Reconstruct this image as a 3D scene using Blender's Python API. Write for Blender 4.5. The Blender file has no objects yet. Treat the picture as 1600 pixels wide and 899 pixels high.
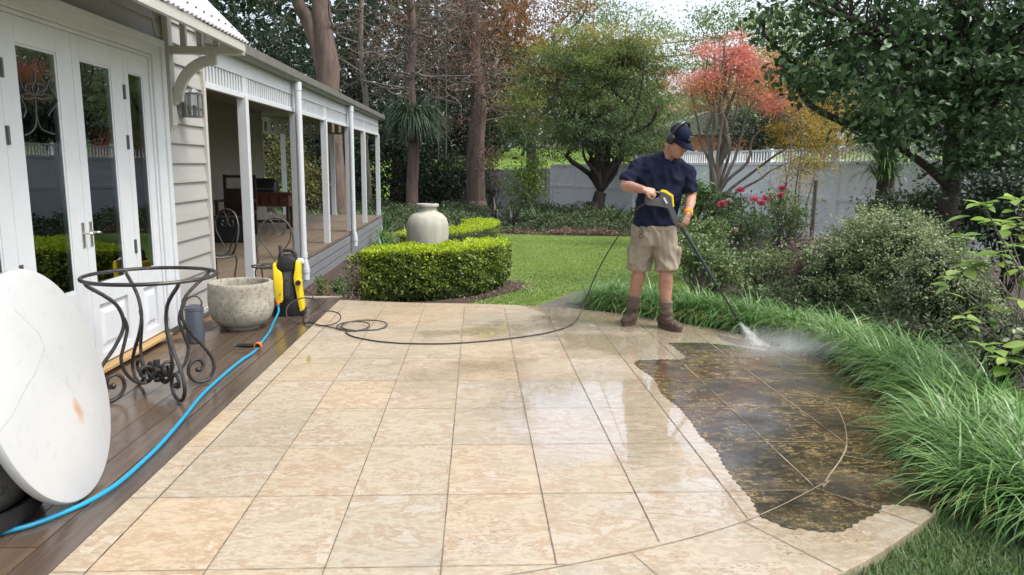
import bpy, bmesh, math, random
import numpy as np
from mathutils import Vector, Matrix, Euler
R = math.radians
rng = np.random.default_rng(7); random.seed(7)
scene = bpy.context.scene; COL = scene.collection

# ---------------------------------------------------------------- camera, world, sun, exposure
FP, HC, CX, CY = 1155.0, 1.38, 800.0, 449.5
_p, _y, _r = R(8.95), R(2.8), R(.57)
FW = Vector((math.sin(_y)*math.cos(_p), math.cos(_y)*math.cos(_p), -math.sin(_p)))
_rt = Vector((math.cos(_y), -math.sin(_y), 0)); _up = _rt.cross(FW)
RT = _rt*math.cos(_r)+_up*math.sin(_r); UP = _up*math.cos(_r)-_rt*math.sin(_r)
CAMP = Vector((0, 0, HC))
cd = bpy.data.cameras.new('camera'); cam = bpy.data.objects.new('camera', cd); COL.objects.link(cam)
m3 = Matrix((RT, UP, -FW)).transposed()
cam.matrix_world = Matrix.Translation(CAMP) @ m3.to_4x4()
cd.sensor_width = 36; cd.lens = 36*FP/1600; cd.clip_start = .05; cd.clip_end = 2000
scene.camera = cam
SUN_EL, SUN_AZ = R(58), R(112)          # azimuth measured from +Y towards +X
w = bpy.data.worlds.new('World'); scene.world = w; w.use_nodes = True
nt = w.node_tree; bg = nt.nodes['Background']
sk = nt.nodes.new('ShaderNodeTexSky'); sk.sky_type = 'NISHITA'; sk.sun_disc = False
sk.sun_elevation = SUN_EL; sk.sun_rotation = SUN_AZ; sk.dust_density = 4; sk.air_density = 1.0; sk.ozone_density = 1
hs = nt.nodes.new('ShaderNodeHueSaturation'); hs.inputs['Saturation'].default_value = .5; hs.inputs['Value'].default_value = 1.1; nt.links.new(sk.outputs[0], hs.inputs['Color']); nt.links.new(hs.outputs[0], bg.inputs[0]); bg.inputs[1].default_value = .15
sd = bpy.data.lights.new('sun', 'SUN'); sun = bpy.data.objects.new('sun', sd); COL.objects.link(sun)
sd.energy = 1.1; sd.angle = R(17); sd.color = (1, .95, .87)
dirv = Vector((math.sin(SUN_AZ)*math.cos(SUN_EL), math.cos(SUN_AZ)*math.cos(SUN_EL), math.sin(SUN_EL)))
sun.rotation_euler = dirv.to_track_quat('Z', 'Y').to_euler()
scene.view_settings.view_transform = 'Standard'; scene.view_settings.look = 'None'
scene.view_settings.gamma = 1; scene.view_settings.exposure = 1.08
scene.view_settings.use_curve_mapping = False

def ray(x, y): return FW+RT*((x-CX)/FP)-UP*((y-CY)/FP)
def at(x, y, z=0.): r = ray(x, y); return CAMP+r*((z-HC)/r.z)
def ay(x, y, Y): r = ray(x, y); return CAMP+r*(Y/r.y)
def ax(x, y, X): r = ray(x, y); return CAMP+r*(X/r.x)

# ---------------------------------------------------------------- helpers
def tag(o, label=None, cat=None, group=None, kind=None):
    if label: o['label'] = label
    if cat: o['category'] = cat
    if group: o['group'] = group
    if kind: o['kind'] = kind
    return o
def empty(name, loc=(0, 0, 0), label=None, cat=None, group=None, kind=None, rz=0):
    o = bpy.data.objects.new(name, None); COL.objects.link(o); o.location = loc; o.rotation_euler = (0, 0, rz)
    o.empty_display_size = .05
    return tag(o, label, cat, group, kind)
def link(name, me, mat, parent=None, world=False):
    o = bpy.data.objects.new(name, me); COL.objects.link(o)
    if mat is not None and not me.materials: me.materials.append(mat)
    if parent is not None:
        o.parent = parent
        if world: o.matrix_parent_inverse = pinv(parent)
    return o
def pinv(p):
    m = Matrix.LocRotScale(p.location, p.rotation_euler, None)
    if p.parent is not None: m = Matrix.LocRotScale(p.parent.location, p.parent.rotation_euler, None) @ p.matrix_parent_inverse @ m
    return m.inverted()
def catmull(P, n=8, closed=False):
    P = [Vector(p) for p in P]; out = []; N = len(P)
    rngi = range(N if closed else N-1)
    for i in rngi:
        if closed: a, b, c, d = P[(i-1) % N], P[i], P[(i+1) % N], P[(i+2) % N]
        else: a, b, c, d = P[max(i-1, 0)], P[i], P[i+1], P[min(i+2, N-1)]
        for k in range(n):
            t = k/n
            out.append(.5*((2*b)+(-a+c)*t+(2*a-5*b+4*c-d)*t*t+(-a+3*b-3*c+d)*t**3))
    if not closed: out.append(P[-1])
    return out
class MB:
    def __init__(s): s.v = []; s.f = []
    def add(s, vs, fs):
        k = len(s.v); s.v += [tuple(v) for v in vs]; s.f += [tuple(i+k for i in f) for f in fs]
    def box(s, x0, x1, y0, y1, z0, z1):
        s.add([(x0,y0,z0),(x1,y0,z0),(x1,y1,z0),(x0,y1,z0),(x0,y0,z1),(x1,y0,z1),(x1,y1,z1),(x0,y1,z1)],
              [(0,3,2,1),(4,5,6,7),(0,1,5,4),(1,2,6,5),(2,3,7,6),(3,0,4,7)]); return s
    def obox(s, c, ax_, ay_, az_, hx, hy, hz):
        c = Vector(c); X = Vector(ax_).normalized()*hx; Y = Vector(ay_).normalized()*hy; Z = Vector(az_).normalized()*hz
        s.add([c-X-Y-Z, c+X-Y-Z, c+X+Y-Z, c-X+Y-Z, c-X-Y+Z, c+X-Y+Z, c+X+Y+Z, c-X+Y+Z],
              [(0,3,2,1),(4,5,6,7),(0,1,5,4),(1,2,6,5),(2,3,7,6),(3,0,4,7)]); return s
    def tube(s, P, r, n=8, cap=True, closed=False, flat=None):
        P = [Vector(p) for p in P]; N = len(P)
        rs = r if isinstance(r, (list, tuple)) else [r]*N
        if len(rs) != N: rs = list(np.interp(np.linspace(0, 1, N), np.linspace(0, 1, len(rs)), rs))
        prev = None; rings = []
        for i in range(N):
            if closed: t = P[(i+1) % N]-P[i-1]
            else: t = P[min(i+1, N-1)]-P[max(i-1, 0)]
            if t.length < 1e-9: t = Vector((0, 0, 1))
            t.normalize()
            if prev is None:
                prev = t.orthogonal().normalized()
            prev = prev-t*prev.dot(t)
            if prev.length < 1e-6: prev = t.orthogonal()
            prev.normalize(); b = t.cross(prev)
            rings.append([P[i]+(prev*math.cos(2*math.pi*k/n)+b*math.sin(2*math.pi*k/n))*rs[i] for k in range(n)])
        vs = [v for rr in rings for v in rr]; fs = []
        M = N if closed else N-1
        for i in range(M):
            j = (i+1) % N
            for k in range(n): fs.append((i*n+k, i*n+(k+1) % n, j*n+(k+1) % n, j*n+k))
        if cap and not closed:
            fs.append(tuple(range(n))[::-1]); fs.append(tuple((N-1)*n+k for k in range(n)))
        s.add(vs, fs); return s
    def lathe(s, prof, c=(0, 0, 0), n=32, axis='z', cap=True):
        c = Vector(c); vs = []; fs = []
        for (r, z) in prof:
            for k in range(n):
                a = 2*math.pi*k/n; u, v = r*math.cos(a), r*math.sin(a)
                vs.append(c+(Vector((u, v, z)) if axis == 'z' else Vector((z, u, v)) if axis == 'x' else Vector((u, z, v))))
        for i in range(len(prof)-1):
            for k in range(n): fs.append((i*n+k, i*n+(k+1) % n, (i+1)*n+(k+1) % n, (i+1)*n+k))
        if cap:
            fs.append(tuple(range(n))[::-1]); L = (len(prof)-1)*n; fs.append(tuple(L+k for k in range(n)))
        s.add(vs, fs); return s
    def loft(s, secs, n=20, pw=2.0):
        """secs: (centre, xaxis, yaxis, rx, ry) superellipse rings, capped"""
        vs = []; fs = []
        for c, X, Y, rx, ry in secs:
            c = Vector(c); X = Vector(X).normalized(); Y = Vector(Y).normalized()
            for k in range(n):
                a = 2*math.pi*k/n; ca, sa = math.cos(a), math.sin(a)
                u = math.copysign(abs(ca)**(2/pw), ca)*rx; v = math.copysign(abs(sa)**(2/pw), sa)*ry
                vs.append(c+X*u+Y*v)
        N = len(secs)
        for i in range(N-1):
            for k in range(n): fs.append((i*n+k, i*n+(k+1) % n, (i+1)*n+(k+1) % n, (i+1)*n+k))
        fs.append(tuple(range(n))[::-1]); fs.append(tuple((N-1)*n+k for k in range(n)))
        s.add(vs, fs); return s
    def sphere(s, c, r, n=12, m=8):
        c = Vector(c); r = (r, r, r) if isinstance(r, (int, float)) else r
        vs = []; fs = []
        for i in range(m+1):
            ph = math.pi*i/m
            for k in range(n):
                a = 2*math.pi*k/n
                vs.append(c+Vector((r[0]*math.sin(ph)*math.cos(a), r[1]*math.sin(ph)*math.sin(a), r[2]*math.cos(ph))))
        for i in range(m):
            for k in range(n): fs.append((i*n+k, (i+1)*n+k, (i+1)*n+(k+1) % n, i*n+(k+1) % n))
        s.add(vs, fs); return s
    def prism(s, poly, z0, z1):
        """poly in the XY plane, extruded"""
        n = len(poly); s.add([(p[0], p[1], z0) for p in poly]+[(p[0], p[1], z1) for p in poly],
            [tuple(range(n))[::-1], tuple(range(n, 2*n))]+[(i, (i+1) % n, n+(i+1) % n, n+i) for i in range(n)]); return s
    def prism_y(s, poly, y0, y1):
        n = len(poly); s.add([(p[0], y0, p[1]) for p in poly]+[(p[0], y1, p[1]) for p in poly],
            [tuple(range(n)), tuple(range(n, 2*n))[::-1]]+[(i, n+i, n+(i+1) % n, (i+1) % n) for i in range(n)]); return s
    def mesh(s, name):
        me = bpy.data.meshes.new(name); me.from_pydata(s.v, [], s.f); me.update(); return me
    def build(s, name, mat, parent=None, smooth=False, bevel=0, world=False, merge=False, fixn=True):
        me = s.mesh(name)
        if fixn or bevel or merge:
            bm = bmesh.new(); bm.from_mesh(me)
            if merge: bmesh.ops.remove_doubles(bm, verts=bm.verts, dist=1e-5)
            if fixn: bmesh.ops.recalc_face_normals(bm, faces=bm.faces)
            if bevel:
                es = [e for e in bm.edges if len(e.link_faces) == 2 and e.calc_face_angle(0) > .6]
                bmesh.ops.bevel(bm, geom=es, offset=bevel, segments=2, affect='EDGES', profile=.6)
            bm.to_mesh(me); bm.free()
        if smooth:
            me.polygons.foreach_set('use_smooth', [True]*len(me.polygons)); 
            if smooth != 'all': me.set_sharp_from_angle(angle=R(42))
        return link(name, me, mat, parent, world)
def fused(mb, name, mat, parent, voxel=.01, smooth=4, world=False, folds=None):
    """union of overlapping closed lofts into one continuous skin"""
    me = mb.mesh(name); o = bpy.data.objects.new(name, me); COL.objects.link(o)
    bm = bmesh.new(); bm.from_mesh(me); bmesh.ops.recalc_face_normals(bm, faces=bm.faces); bm.to_mesh(me); bm.free()
    m = o.modifiers.new('r', 'REMESH'); m.mode = 'VOXEL'; m.voxel_size = voxel
    m = o.modifiers.new('s', 'SMOOTH'); m.iterations = smooth; m.factor = .5
    dg = bpy.context.evaluated_depsgraph_get(); dg.update()
    me2 = bpy.data.meshes.new_from_object(o.evaluated_get(dg)); me2.name = name
    bpy.data.objects.remove(o); bpy.data.meshes.remove(me)
    if folds:
        from mathutils import noise as nz_
        amp, sc_ = folds; new = []
        for v in me2.vertices:
            c = v.co; q = Vector((c.x*sc_[0]+c.z*sc_[2]*.5, c.y*sc_[1], c.z*sc_[2]-c.x*sc_[0]*.35)); n1 = nz_.noise(q); n2 = nz_.noise(q*2.3+Vector((7, 3, 1)))
            new.append(c+v.normal*amp*((.5-abs(n1)*1.6)+.4*n2))
        for v, c in zip(me2.vertices, new): v.co = c
        me2.update()
    me2.polygons.foreach_set('use_smooth', [True]*len(me2.polygons)); me2.materials.clear()
    return link(name, me2, mat, parent, world)
def npmesh(name, V, F, mat, parent=None, rnd=None, world=False, smooth=False):
    """V (n,3), F (m,k) same-size faces, rnd per face"""
    me = bpy.data.meshes.new(name); m, k = F.shape
    me.vertices.add(len(V)); me.vertices.foreach_set('co', np.ascontiguousarray(V, np.float32).ravel())
    me.loops.add(m*k); me.loops.foreach_set('vertex_index', np.ascontiguousarray(F, np.int32).ravel())
    me.polygons.add(m); me.polygons.foreach_set('loop_start', np.arange(0, m*k, k, dtype=np.int32))
    if smooth: me.polygons.foreach_set('use_smooth', np.ones(m, bool))
    if rnd is not None:
        a = me.attributes.new('rnd', 'FLOAT', 'FACE'); a.data.foreach_set('value', np.ascontiguousarray(rnd, np.float32))
    me.update(calc_edges=True); me.validate()
    return link(name, me, mat, parent, world)

# ---- leaves and blades
def unit(a): return a/np.maximum(np.linalg.norm(a, axis=-1, keepdims=True), 1e-9)
def leaf_geo(c, size, up=.5, asp=.5, droop=0., fold=.15, simple=False, T=None):
    n = len(c); T = unit(rng.normal(size=(n, 3))) if T is None else T
    T[:, 2] -= droop; T = unit(T)
    N = unit(rng.normal(size=(n, 3))); N[:, 2] = np.abs(N[:, 2])+up; B = unit(np.cross(T, N)); N = unit(np.cross(B, T))
    L = (size*rng.uniform(.65, 1.25, n))[:, None]; W = L*asp*.5
    b = c; m = c+T*L*.5; tip = c+T*L-N*L*fold*.6
    if simple:
        V = np.stack([b, m+B*W, tip, m-B*W], 1)
        F = np.arange(n*4).reshape(n, 4); return V.reshape(-1, 3), F, 1
    V = np.stack([b, c+T*L*.35+B*W+N*L*fold*.3, c+T*L*.72+B*W*.75+N*L*fold*.1, tip, c+T*L*.72-B*W*.75+N*L*fold*.1, c+T*L*.35-B*W+N*L*fold*.3], 1)
    k = np.arange(n)[:, None]*6
    F = np.concatenate([k+np.array([[0, 1, 2, 3]]), k+np.array([[0, 3, 4, 5]])], 1).reshape(-1, 4)
    return V.reshape(-1, 3), F, 2
def clumps(ells, nc, shell=.35, ztop=0):
    """ells: (cx,cy,cz,rx,ry,rz); clump centres, more of them near the outside"""
    E_ = np.array(ells, float); wv = (E_[:, 3]*E_[:, 4]*E_[:, 5])**(2/3); wv /= wv.sum()
    i = rng.choice(len(E_), nc, p=wv); d = unit(rng.normal(size=(nc, 3)))
    d[:, 2] += ztop*rng.random(nc); d = unit(d)
    r = (shell+(1-shell)*rng.random(nc))**.6
    r *= 1+.12*rng.normal(size=nc)
    return E_[i, :3]+d*r[:, None]*E_[i, 3:6]
def leaves(name, mat, parent, ells, nc, per, size, cr, flat=.6, shell=.35, cents=None, world=True, simple=False, **kw):
    C_ = clumps(ells, nc, shell) if cents is None else cents
    nc = len(C_); s_ = cr*rng.uniform(.5, 1.4, nc)
    idx = np.repeat(np.arange(nc), per)
    off = rng.normal(size=(nc*per, 3))*s_[idx, None]*np.array([1, 1, flat])
    c = C_[idx]+off
    V, F, k = leaf_geo(c, size, simple=simple, **kw)
    cl = rng.random(nc)
    r = .5*cl[idx]+.5*rng.random(nc*per)
    o = npmesh(name, V, F, mat, parent, np.repeat(r, k), world)
    return o, C_
def blades(P, head, L, th0, curv, wid, n=5, twist=0):
    """P (m,3) base, heading, length, start lean, curvature -> ribbon quads"""
    m = len(P); h = np.stack([np.cos(head), np.sin(head), np.zeros(m)], 1); s = np.stack([-np.sin(head), np.cos(head), np.zeros(m)], 1)
    pts = [P]; a = th0.copy(); p = P.copy()
    for i in range(n):
        p = p+(h*np.sin(a)[:, None]+np.array([0, 0, 1.])*np.cos(a)[:, None])*(L/n)[:, None]; pts.append(p); a = a+curv/n
    V = []
    for i, q in enumerate(pts):
        t = i/n; ww = (wid*(1-.15*t) if t < .55 else wid*(1-t)/.45*.9+.0004)
        tw = s*(np.ones(m)*ww)[:, None]*.5
        V += [q-tw, q+tw]
    V = np.stack(V, 1); k = np.arange(m)[:, None]*(2*(n+1))
    F = np.concatenate([k+np.array([[2*i, 2*i+1, 2*i+3, 2*i+2]]) for i in range(n)], 1).reshape(-1, 4)
    return V.reshape(-1, 3), F, n
def limb(mb, a, b, r0, r1, wig=.1, n=6, sides=7, sag=0.):
    a, b = Vector(a), Vector(b); L = (b-a).length; P = []
    for i in range(n+1):
        t = i/n; p = a.lerp(b, t); k = math.sin(math.pi*t)
        P.append(p+Vector((random.gauss(0, 1), random.gauss(0, 1), random.gauss(0, .6)))*wig*L*.3*k+Vector((0, 0, sag*L*k)))
    Q = catmull(P, 3); mb.tube(Q, [r0, r1], sides, cap=True); return Q
def limbs(mb, base, forks, cents, r, nl=7, twigs=30, r_end=.02, wig=.25):
    """forks: points along the trunk; limbs to chosen clump centres; twigs from limbs to other clumps"""
    idx = list(range(len(cents))); random.shuffle(idx); paths = []
    md = np.percentile(np.array(cents)[:, 2], 45); idx.sort(key=lambda i: cents[i][2] < md)
    for i in idx[:nl]:
        f = random.choice(forks); paths.append(limb(mb, f, cents[i], r*random.uniform(.26, .46), r_end, wig, 6, 6, random.uniform(-.05, .12)))
    allp = [p for q in paths for p in q[4:]]
    for i in idx[nl:nl+twigs]:
        c = Vector(cents[i]); q = min(allp, key=lambda p: (p-c).length+random.uniform(0, .5)*r*8)
        limb(mb, q, c, r_end*.9, r_end*.25, wig, 4, 4)

# ---------------------------------------------------------------- materials
MATS = {}
def newmat(name):
    m = bpy.data.materials.new(name); m.use_nodes = True; t = m.node_tree; b = t.nodes['Principled BSDF']; MATS[name] = m
    return m, t, b
def N(t, typ, **kw):
    n = t.nodes.new(typ)
    for k, v in kw.items():
        if k.startswith('_'): setattr(n, k[1:], v)
        else: n.inputs[k].default_value = v
    return n
def ramp(t, fac, stops):
    n = t.nodes.new('ShaderNodeValToRGB'); e = n.color_ramp.elements
    while len(e) < len(stops): e.new(.5)
    for i, (p, c) in enumerate(stops): e[i].position = p; e[i].color = (*c, 1) if len(c) == 3 else c
    t.links.new(fac, n.inputs[0]); return n.outputs[0]
def mix(t, fac, a, b, mode='MIX'):
    n = t.nodes.new('ShaderNodeMix'); n.data_type = 'RGBA'; n.blend_type = mode
    for i, v in ((0, fac), (6, a), (7, b)):
        if hasattr(v, 'default_value') and not isinstance(v, (int, float)): t.links.new(v, n.inputs[i])
        else: n.inputs[i].default_value = v if i == 0 else (*v, 1)
    return n.outputs[2]
def coords(t, scale=(1, 1, 1), world=False):
    if world: src = t.nodes.new('ShaderNodeNewGeometry').outputs['Position']
    else: src = t.nodes.new('ShaderNodeTexCoord').outputs['Object']
    mp = t.nodes.new('ShaderNodeMapping'); mp.inputs['Scale'].default_value = scale
    t.links.new(src, mp.inputs[0]); return mp.outputs[0]
def noise(t, vec, scale, detail=4, rough=.55, dist=0):
    n = N(t, 'ShaderNodeTexNoise', Scale=scale, Detail=detail, Roughness=rough, Distortion=dist)
    t.links.new(vec, n.inputs['Vector']); return n.outputs[0]
def bump(t, b, h, strength=.3, dist=.01):
    n = N(t, 'ShaderNodeBump', Strength=strength, Distance=dist); t.links.new(h, n.inputs['Height']); t.links.new(n.outputs[0], b.inputs['Normal'])
def simple(name, c, rough=.6, var=.12, scale=12, metal=0, bmp=.1, c2=None, spec=.5, stretch=(1, 1, 1), coat=0):
    m, t, b = newmat(name); v = coords(t, stretch); n = noise(t, v, scale, 5, .6)
    c2 = c2 or tuple(x*(1-var*2) for x in c)
    col = ramp(t, n, [(.3, c2), (.7, c)]); t.links.new(col, b.inputs['Base Color'])
    b.inputs['Roughness'].default_value = rough; b.inputs['Metallic'].default_value = metal; b.inputs['Specular IOR Level'].default_value = spec
    if coat: b.inputs['Coat Weight'].default_value = coat
    if bmp: bump(t, b, noise(t, v, scale*6, 3), bmp, .004)
    return m
def foliage(name, stops, rough=.5, trans=.35, spec=.35):
    m, t, b = newmat(name)
    a = N(t, 'ShaderNodeAttribute', _attribute_name='rnd'); n = noise(t, coords(t, world=True), 1.3, 2)
    mm = N(t, 'ShaderNodeMath', _operation='MULTIPLY_ADD'); t.links.new(n, mm.inputs[0]); mm.inputs[1].default_value = .7
    t.links.new(a.outputs['Fac'], mm.inputs[2])
    m2 = N(t, 'ShaderNodeMath', _operation='MULTIPLY_ADD'); t.links.new(mm.outputs[0], m2.inputs[0]); m2.inputs[1].default_value = .9; m2.inputs[2].default_value = -.27
    k = len(stops); col = ramp(t, m2.outputs[0], [((i+.3)/(k-.4), s) for i, s in enumerate(stops)])
    t.links.new(col, b.inputs['Base Color']); b.inputs['Roughness'].default_value = rough; b.inputs['Specular IOR Level'].default_value = spec
    tr = t.nodes.new('ShaderNodeBsdfTranslucent'); t.links.new(mix(t, .35, col, (.45, .5, .05), 'MULTIPLY'), tr.inputs[0])
    t.links.new(col, tr.inputs[0])
    ms = N(t, 'ShaderNodeMixShader'); ms.inputs[0].default_value = trans
    t.links.new(b.outputs[0], ms.inputs[1]); t.links.new(tr.outputs[0], ms.inputs[2])
    t.links.new(ms.outputs[0], t.nodes['Material Output'].inputs[0]); return m
def bark(name, c1, c2, scale=6):
    m, t, b = newmat(name); v = coords(t, (1, 1, .18), world=True); n = noise(t, v, scale, 6, .65, .4)
    t.links.new(ramp(t, n, [(.3, c1), (.68, c2)]), b.inputs['Base Color']); b.inputs['Roughness'].default_value = .9
    bump(t, b, noise(t, v, scale*3.5, 5, .7, .5), .8, .03); return m

M = {}
M['white'] = simple('white_paint', (.54, .565, .59), .38, .04, 5, bmp=.04)
M['trim'] = simple('warm_trim_paint', (.44, .43, .40), .4, .04, 5, bmp=.05)
M['board'] = simple('weatherboard_paint', (.33, .325, .305), .5, .05, 4, bmp=.12, stretch=(1, .3, 3))
M['skirt'] = simple('grey_blue_skirt_paint', (.20, .21, .225), .5, .1, 6)
M['gutter'] = simple('gutter_metal', (.17, .165, .15), .4, .1, 6)
M['zinc'] = simple('pale_corrugated_steel', (.72, .72, .78), .3, .04, 6, metal=.3)
M['iron'] = simple('wrought_iron', (.075, .072, .07), .38, .25, 30, metal=.6, bmp=.3, c2=(.03, .028, .026))
M['rustiron'] = simple('aged_wrought_iron', (.10, .095, .085), .5, .25, 30, metal=.5, bmp=.3, c2=(.04, .035, .03))
M['black'] = simple('black_plastic', (.016, .016, .017), .35, .1, 10, bmp=.05)
M['dblack'] = simple('black_fabric', (.012, .012, .014), .8, .1, 10)
M['yellow'] = simple('yellow_plastic', (.80, .60, .02), .3, .03, 10, bmp=.03)
M['blue'] = simple('blue_hose', (.010, .25, .42), .3, .06, 20, bmp=.03)
M['hose'] = simple('black_rubber_hose', (.035, .03, .03), .45, .1, 20)
M['orange'] = simple('orange_plastic', (.65, .14, .03), .4, .05, 20)
M['flask'] = simple('slate_blue_enamel', (.055, .065, .085), .35, .05, 8)
M['brass'] = simple('tan_timber', (.38, .24, .11), .6, .15, 14, stretch=(3, .4, 3))
M['darkwood'] = simple('dark_timber', (.045, .02, .012), .45, .2, 14)
M['redwood'] = simple('reddish_timber', (.12, .045, .025), .45, .2, 14)
M['soil'] = simple('mulch', (.085, .055, .042), .95, .3, 40, bmp=1, c2=(.018, .012, .010))
M['fence'] = simple('painted_fence', (.86, .885, .90), .6, .06, 3)
M['grey_fence'] = simple('grey_timber_fence', (.10, .11, .12), .8, .1, 3)
M['rope'] = simple('rope', (.09, .085, .075), .9, .1, 30)
M['ceil'] = simple('veranda_lining', (.22, .205, .17), .6, .05, 4)
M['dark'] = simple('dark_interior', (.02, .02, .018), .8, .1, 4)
M['skin'] = simple('skin', (.42, .24, .165), .5, .06, 22, bmp=.12, c2=(.33, .15, .10))
M['hair'] = simple('grey_hair', (.14, .12, .10), .8, .2, 60)
M['navy'] = simple('navy_cloth', (.008, .012, .034), .9, .12, 9, bmp=.25, c2=(.005, .008, .024), spec=.25)
M['khaki'] = simple('khaki_cloth', (.29, .24, .18), .85, .08, 9, bmp=.3)
M['boot'] = simple('brown_leather_boot', (.10, .062, .038), .6, .25, 14, bmp=.4)
M['gaiter'] = simple('canvas_sock', (.17, .13, .095), .9, .2, 22, bmp=.8)
M['sole'] = simple('boot_sole', (.09, .065, .045), .8, .1, 10)
M['lens'] = simple('glasses_frame', (.02, .01, .01), .2, .1, 10)
M['patch'] = simple('grey_patch', (.07, .08, .10), .8, .3, 90)
M['grey_pl'] = simple('grey_plastic', (.075, .075, .08), .45, .1, 12)
M['labelw'] = simple('white_label', (.6, .6, .6), .5, .1, 12)
M['umber'] = simple('burnt_brick', (.35, .14, .08), .8, .2, 3)
M['cable'] = simple('cable', (.03, .03, .03), .6, 0, 3)
M['pink'] = foliage('pink_petals', [(.80, .12, .22), (.85, .20, .30), (.88, .36, .42)], trans=.3)
M['cream'] = foliage('cream_petals', [(.6, .45, .38), (.75, .6, .5)], trans=.3)

# weathered concrete pot
def potmat(name, c1, c2, c3):
    m, t, b = newmat(name); v = coords(t); n = noise(t, v, 5, 6, .65); n2 = noise(t, v, 28, 6, .75, .6)
    col = ramp(t, n, [(.35, c1), (.7, c2)])
    vo = N(t, 'ShaderNodeTexVoronoi', Scale=26., _feature='DISTANCE_TO_EDGE'); t.links.new(v, vo.inputs['Vector'])
    cr = ramp(t, vo.outputs[0], [(.0, (1, 1, 1)), (.05, (0, 0, 0))])
    k = mix(t, ramp(t, n2, [(.52, (0, 0, 0)), (.62, (.75, .75, .75))]), col, c3)
    t.links.new(mix(t, mix(t, .35, (0, 0, 0), cr), k, c3), b.inputs['Base Color']); b.inputs['Roughness'].default_value = .85
    bump(t, b, n2, .5, .01); return m
M['pot'] = potmat('weathered_concrete', (.27, .25, .20), (.42, .39, .32), (.11, .10, .075))
M['pot2'] = potmat('dark_weathered_concrete', (.10, .10, .09), (.18, .17, .15), (.04, .04, .035))
def urnmat():
    m, t, b = newmat('pale_stoneware'); v = coords(t); n = noise(t, v, 3.5, 5, .6); v2 = coords(t, (14, 14, 1.2)); s = noise(t, v2, 1, 4)
    col = ramp(t, n, [(.3, (.36, .35, .29)), (.7, (.46, .45, .38))])
    t.links.new(mix(t, .35, col, ramp(t, s, [(.4, (.55, .52, .42)), (.6, (1, 1, 1))]), 'MULTIPLY'), b.inputs['Base Color']); b.inputs['Roughness'].default_value = .7
    bump(t, b, noise(t, v, 40, 3), .15, .01); return m
M['urn'] = urnmat()
def marblemat():
    m, t, b = newmat('white_marble'); v = coords(t); n = noise(t, v, 2.2, 6, .6, 1.2)
    vein = ramp(t, n, [(.46, (0, 0, 0)), (.492, (1, 1, 1)), (.524, (0, 0, 0))])
    n2 = noise(t, v, 1.4, 3); n3 = noise(t, v, 13, 6, .7)
    col = ramp(t, n2, [(.3, (.40, .415, .42)), (.7, (.47, .475, .475))])
    k = N(t, 'ShaderNodeMath', _operation='MULTIPLY'); t.links.new(vein, k.inputs[0]); t.links.new(ramp(t, n3, [(.5, (.02, .02, .02)), (.8, (.55, .55, .55))]), k.inputs[1])
    col = mix(t, k.outputs[0], col, (.22, .25, .29))
    # rust stain of its own shape, at object coordinates
    tc = t.nodes.new('ShaderNodeTexCoord'); mp = t.nodes.new('ShaderNodeMapping'); mp.inputs['Location'].default_value = (-.255*1, .02, 0); mp.name = 'stain'
    t.links.new(tc.outputs['Object'], mp.inputs[0])
    wn = N(t, 'ShaderNodeTexNoise', Scale=9., Detail=4.); t.links.new(tc.outputs['Object'], wn.inputs['Vector'])
    return m, t, b, col, mp, wn
def wet_timber(name, dark, light, patch_x=None):
    m, t, b = newmat(name); P = t.nodes.new('ShaderNodeNewGeometry').outputs['Position']
    mp = t.nodes.new('ShaderNodeMapping'); mp.inputs['Scale'].default_value = (34, 1.4, 10); t.links.new(P, mp.inputs[0])
    g = noise(t, mp.outputs[0], 1, 6, .65, .6); a = N(t, 'ShaderNodeAttribute', _attribute_name='rnd')
    col = ramp(t, g, [(.25, tuple(x*.6 for x in dark)), (.55, dark), (.8, tuple(x*1.5 for x in dark))])
    lt = ramp(t, g, [(.25, tuple(x*.65 for x in light)), (.75, light)])
    wn = noise(t, P, 1.1, 5, .6, .5); col = mix(t, ramp(t, a.outputs['Fac'], [(0, (0, 0, 0)), (1, (.35, .35, .35))]), col, lt)
    if patch_x is not None:
        sx = N(t, 'ShaderNodeSeparateXYZ'); t.links.new(P, sx.inputs[0])
        q = N(t, 'ShaderNodeMath', _operation='MULTIPLY_ADD'); t.links.new(wn, q.inputs[0]); q.inputs[1].default_value = .55; t.links.new(sx.outputs[0], q.inputs[2])
        dry = ramp(t, N2(t, q.outputs[0], patch_x), [(0, (1, 1, 1)), (1, (0, 0, 0))])
        col = mix(t, dry, col, lt); 
        rr = mix(t, dry, (.16, .16, .16), (.6, .6, .6))
        r2 = mix(t, ramp(t, noise(t, P, 5, 4), [(.4, (0, 0, 0)), (.6, (.3, .3, .3))]), rr, (.42, .42, .42)); t.links.new(r2, b.inputs['Roughness'])
    else: b.inputs['Roughness'].default_value = .5
    t.links.new(col, b.inputs['Base Color']); bump(t, b, g, .25, .004); return m
def N2(t, v, x0):
    n = t.nodes.new('ShaderNodeMapRange'); n.inputs[1].default_value = x0; n.inputs[2].default_value = x0+.22; t.links.new(v, n.inputs[0]); return n.outputs[0]
M['deck'] = wet_timber('wet_dark_decking', (.075, .055, .042), (.20, .135, .08), -2.18)
M['vfloor'] = wet_timber('weathered_veranda_boards', (.16, .125, .09), (.23, .18, .125))

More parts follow.
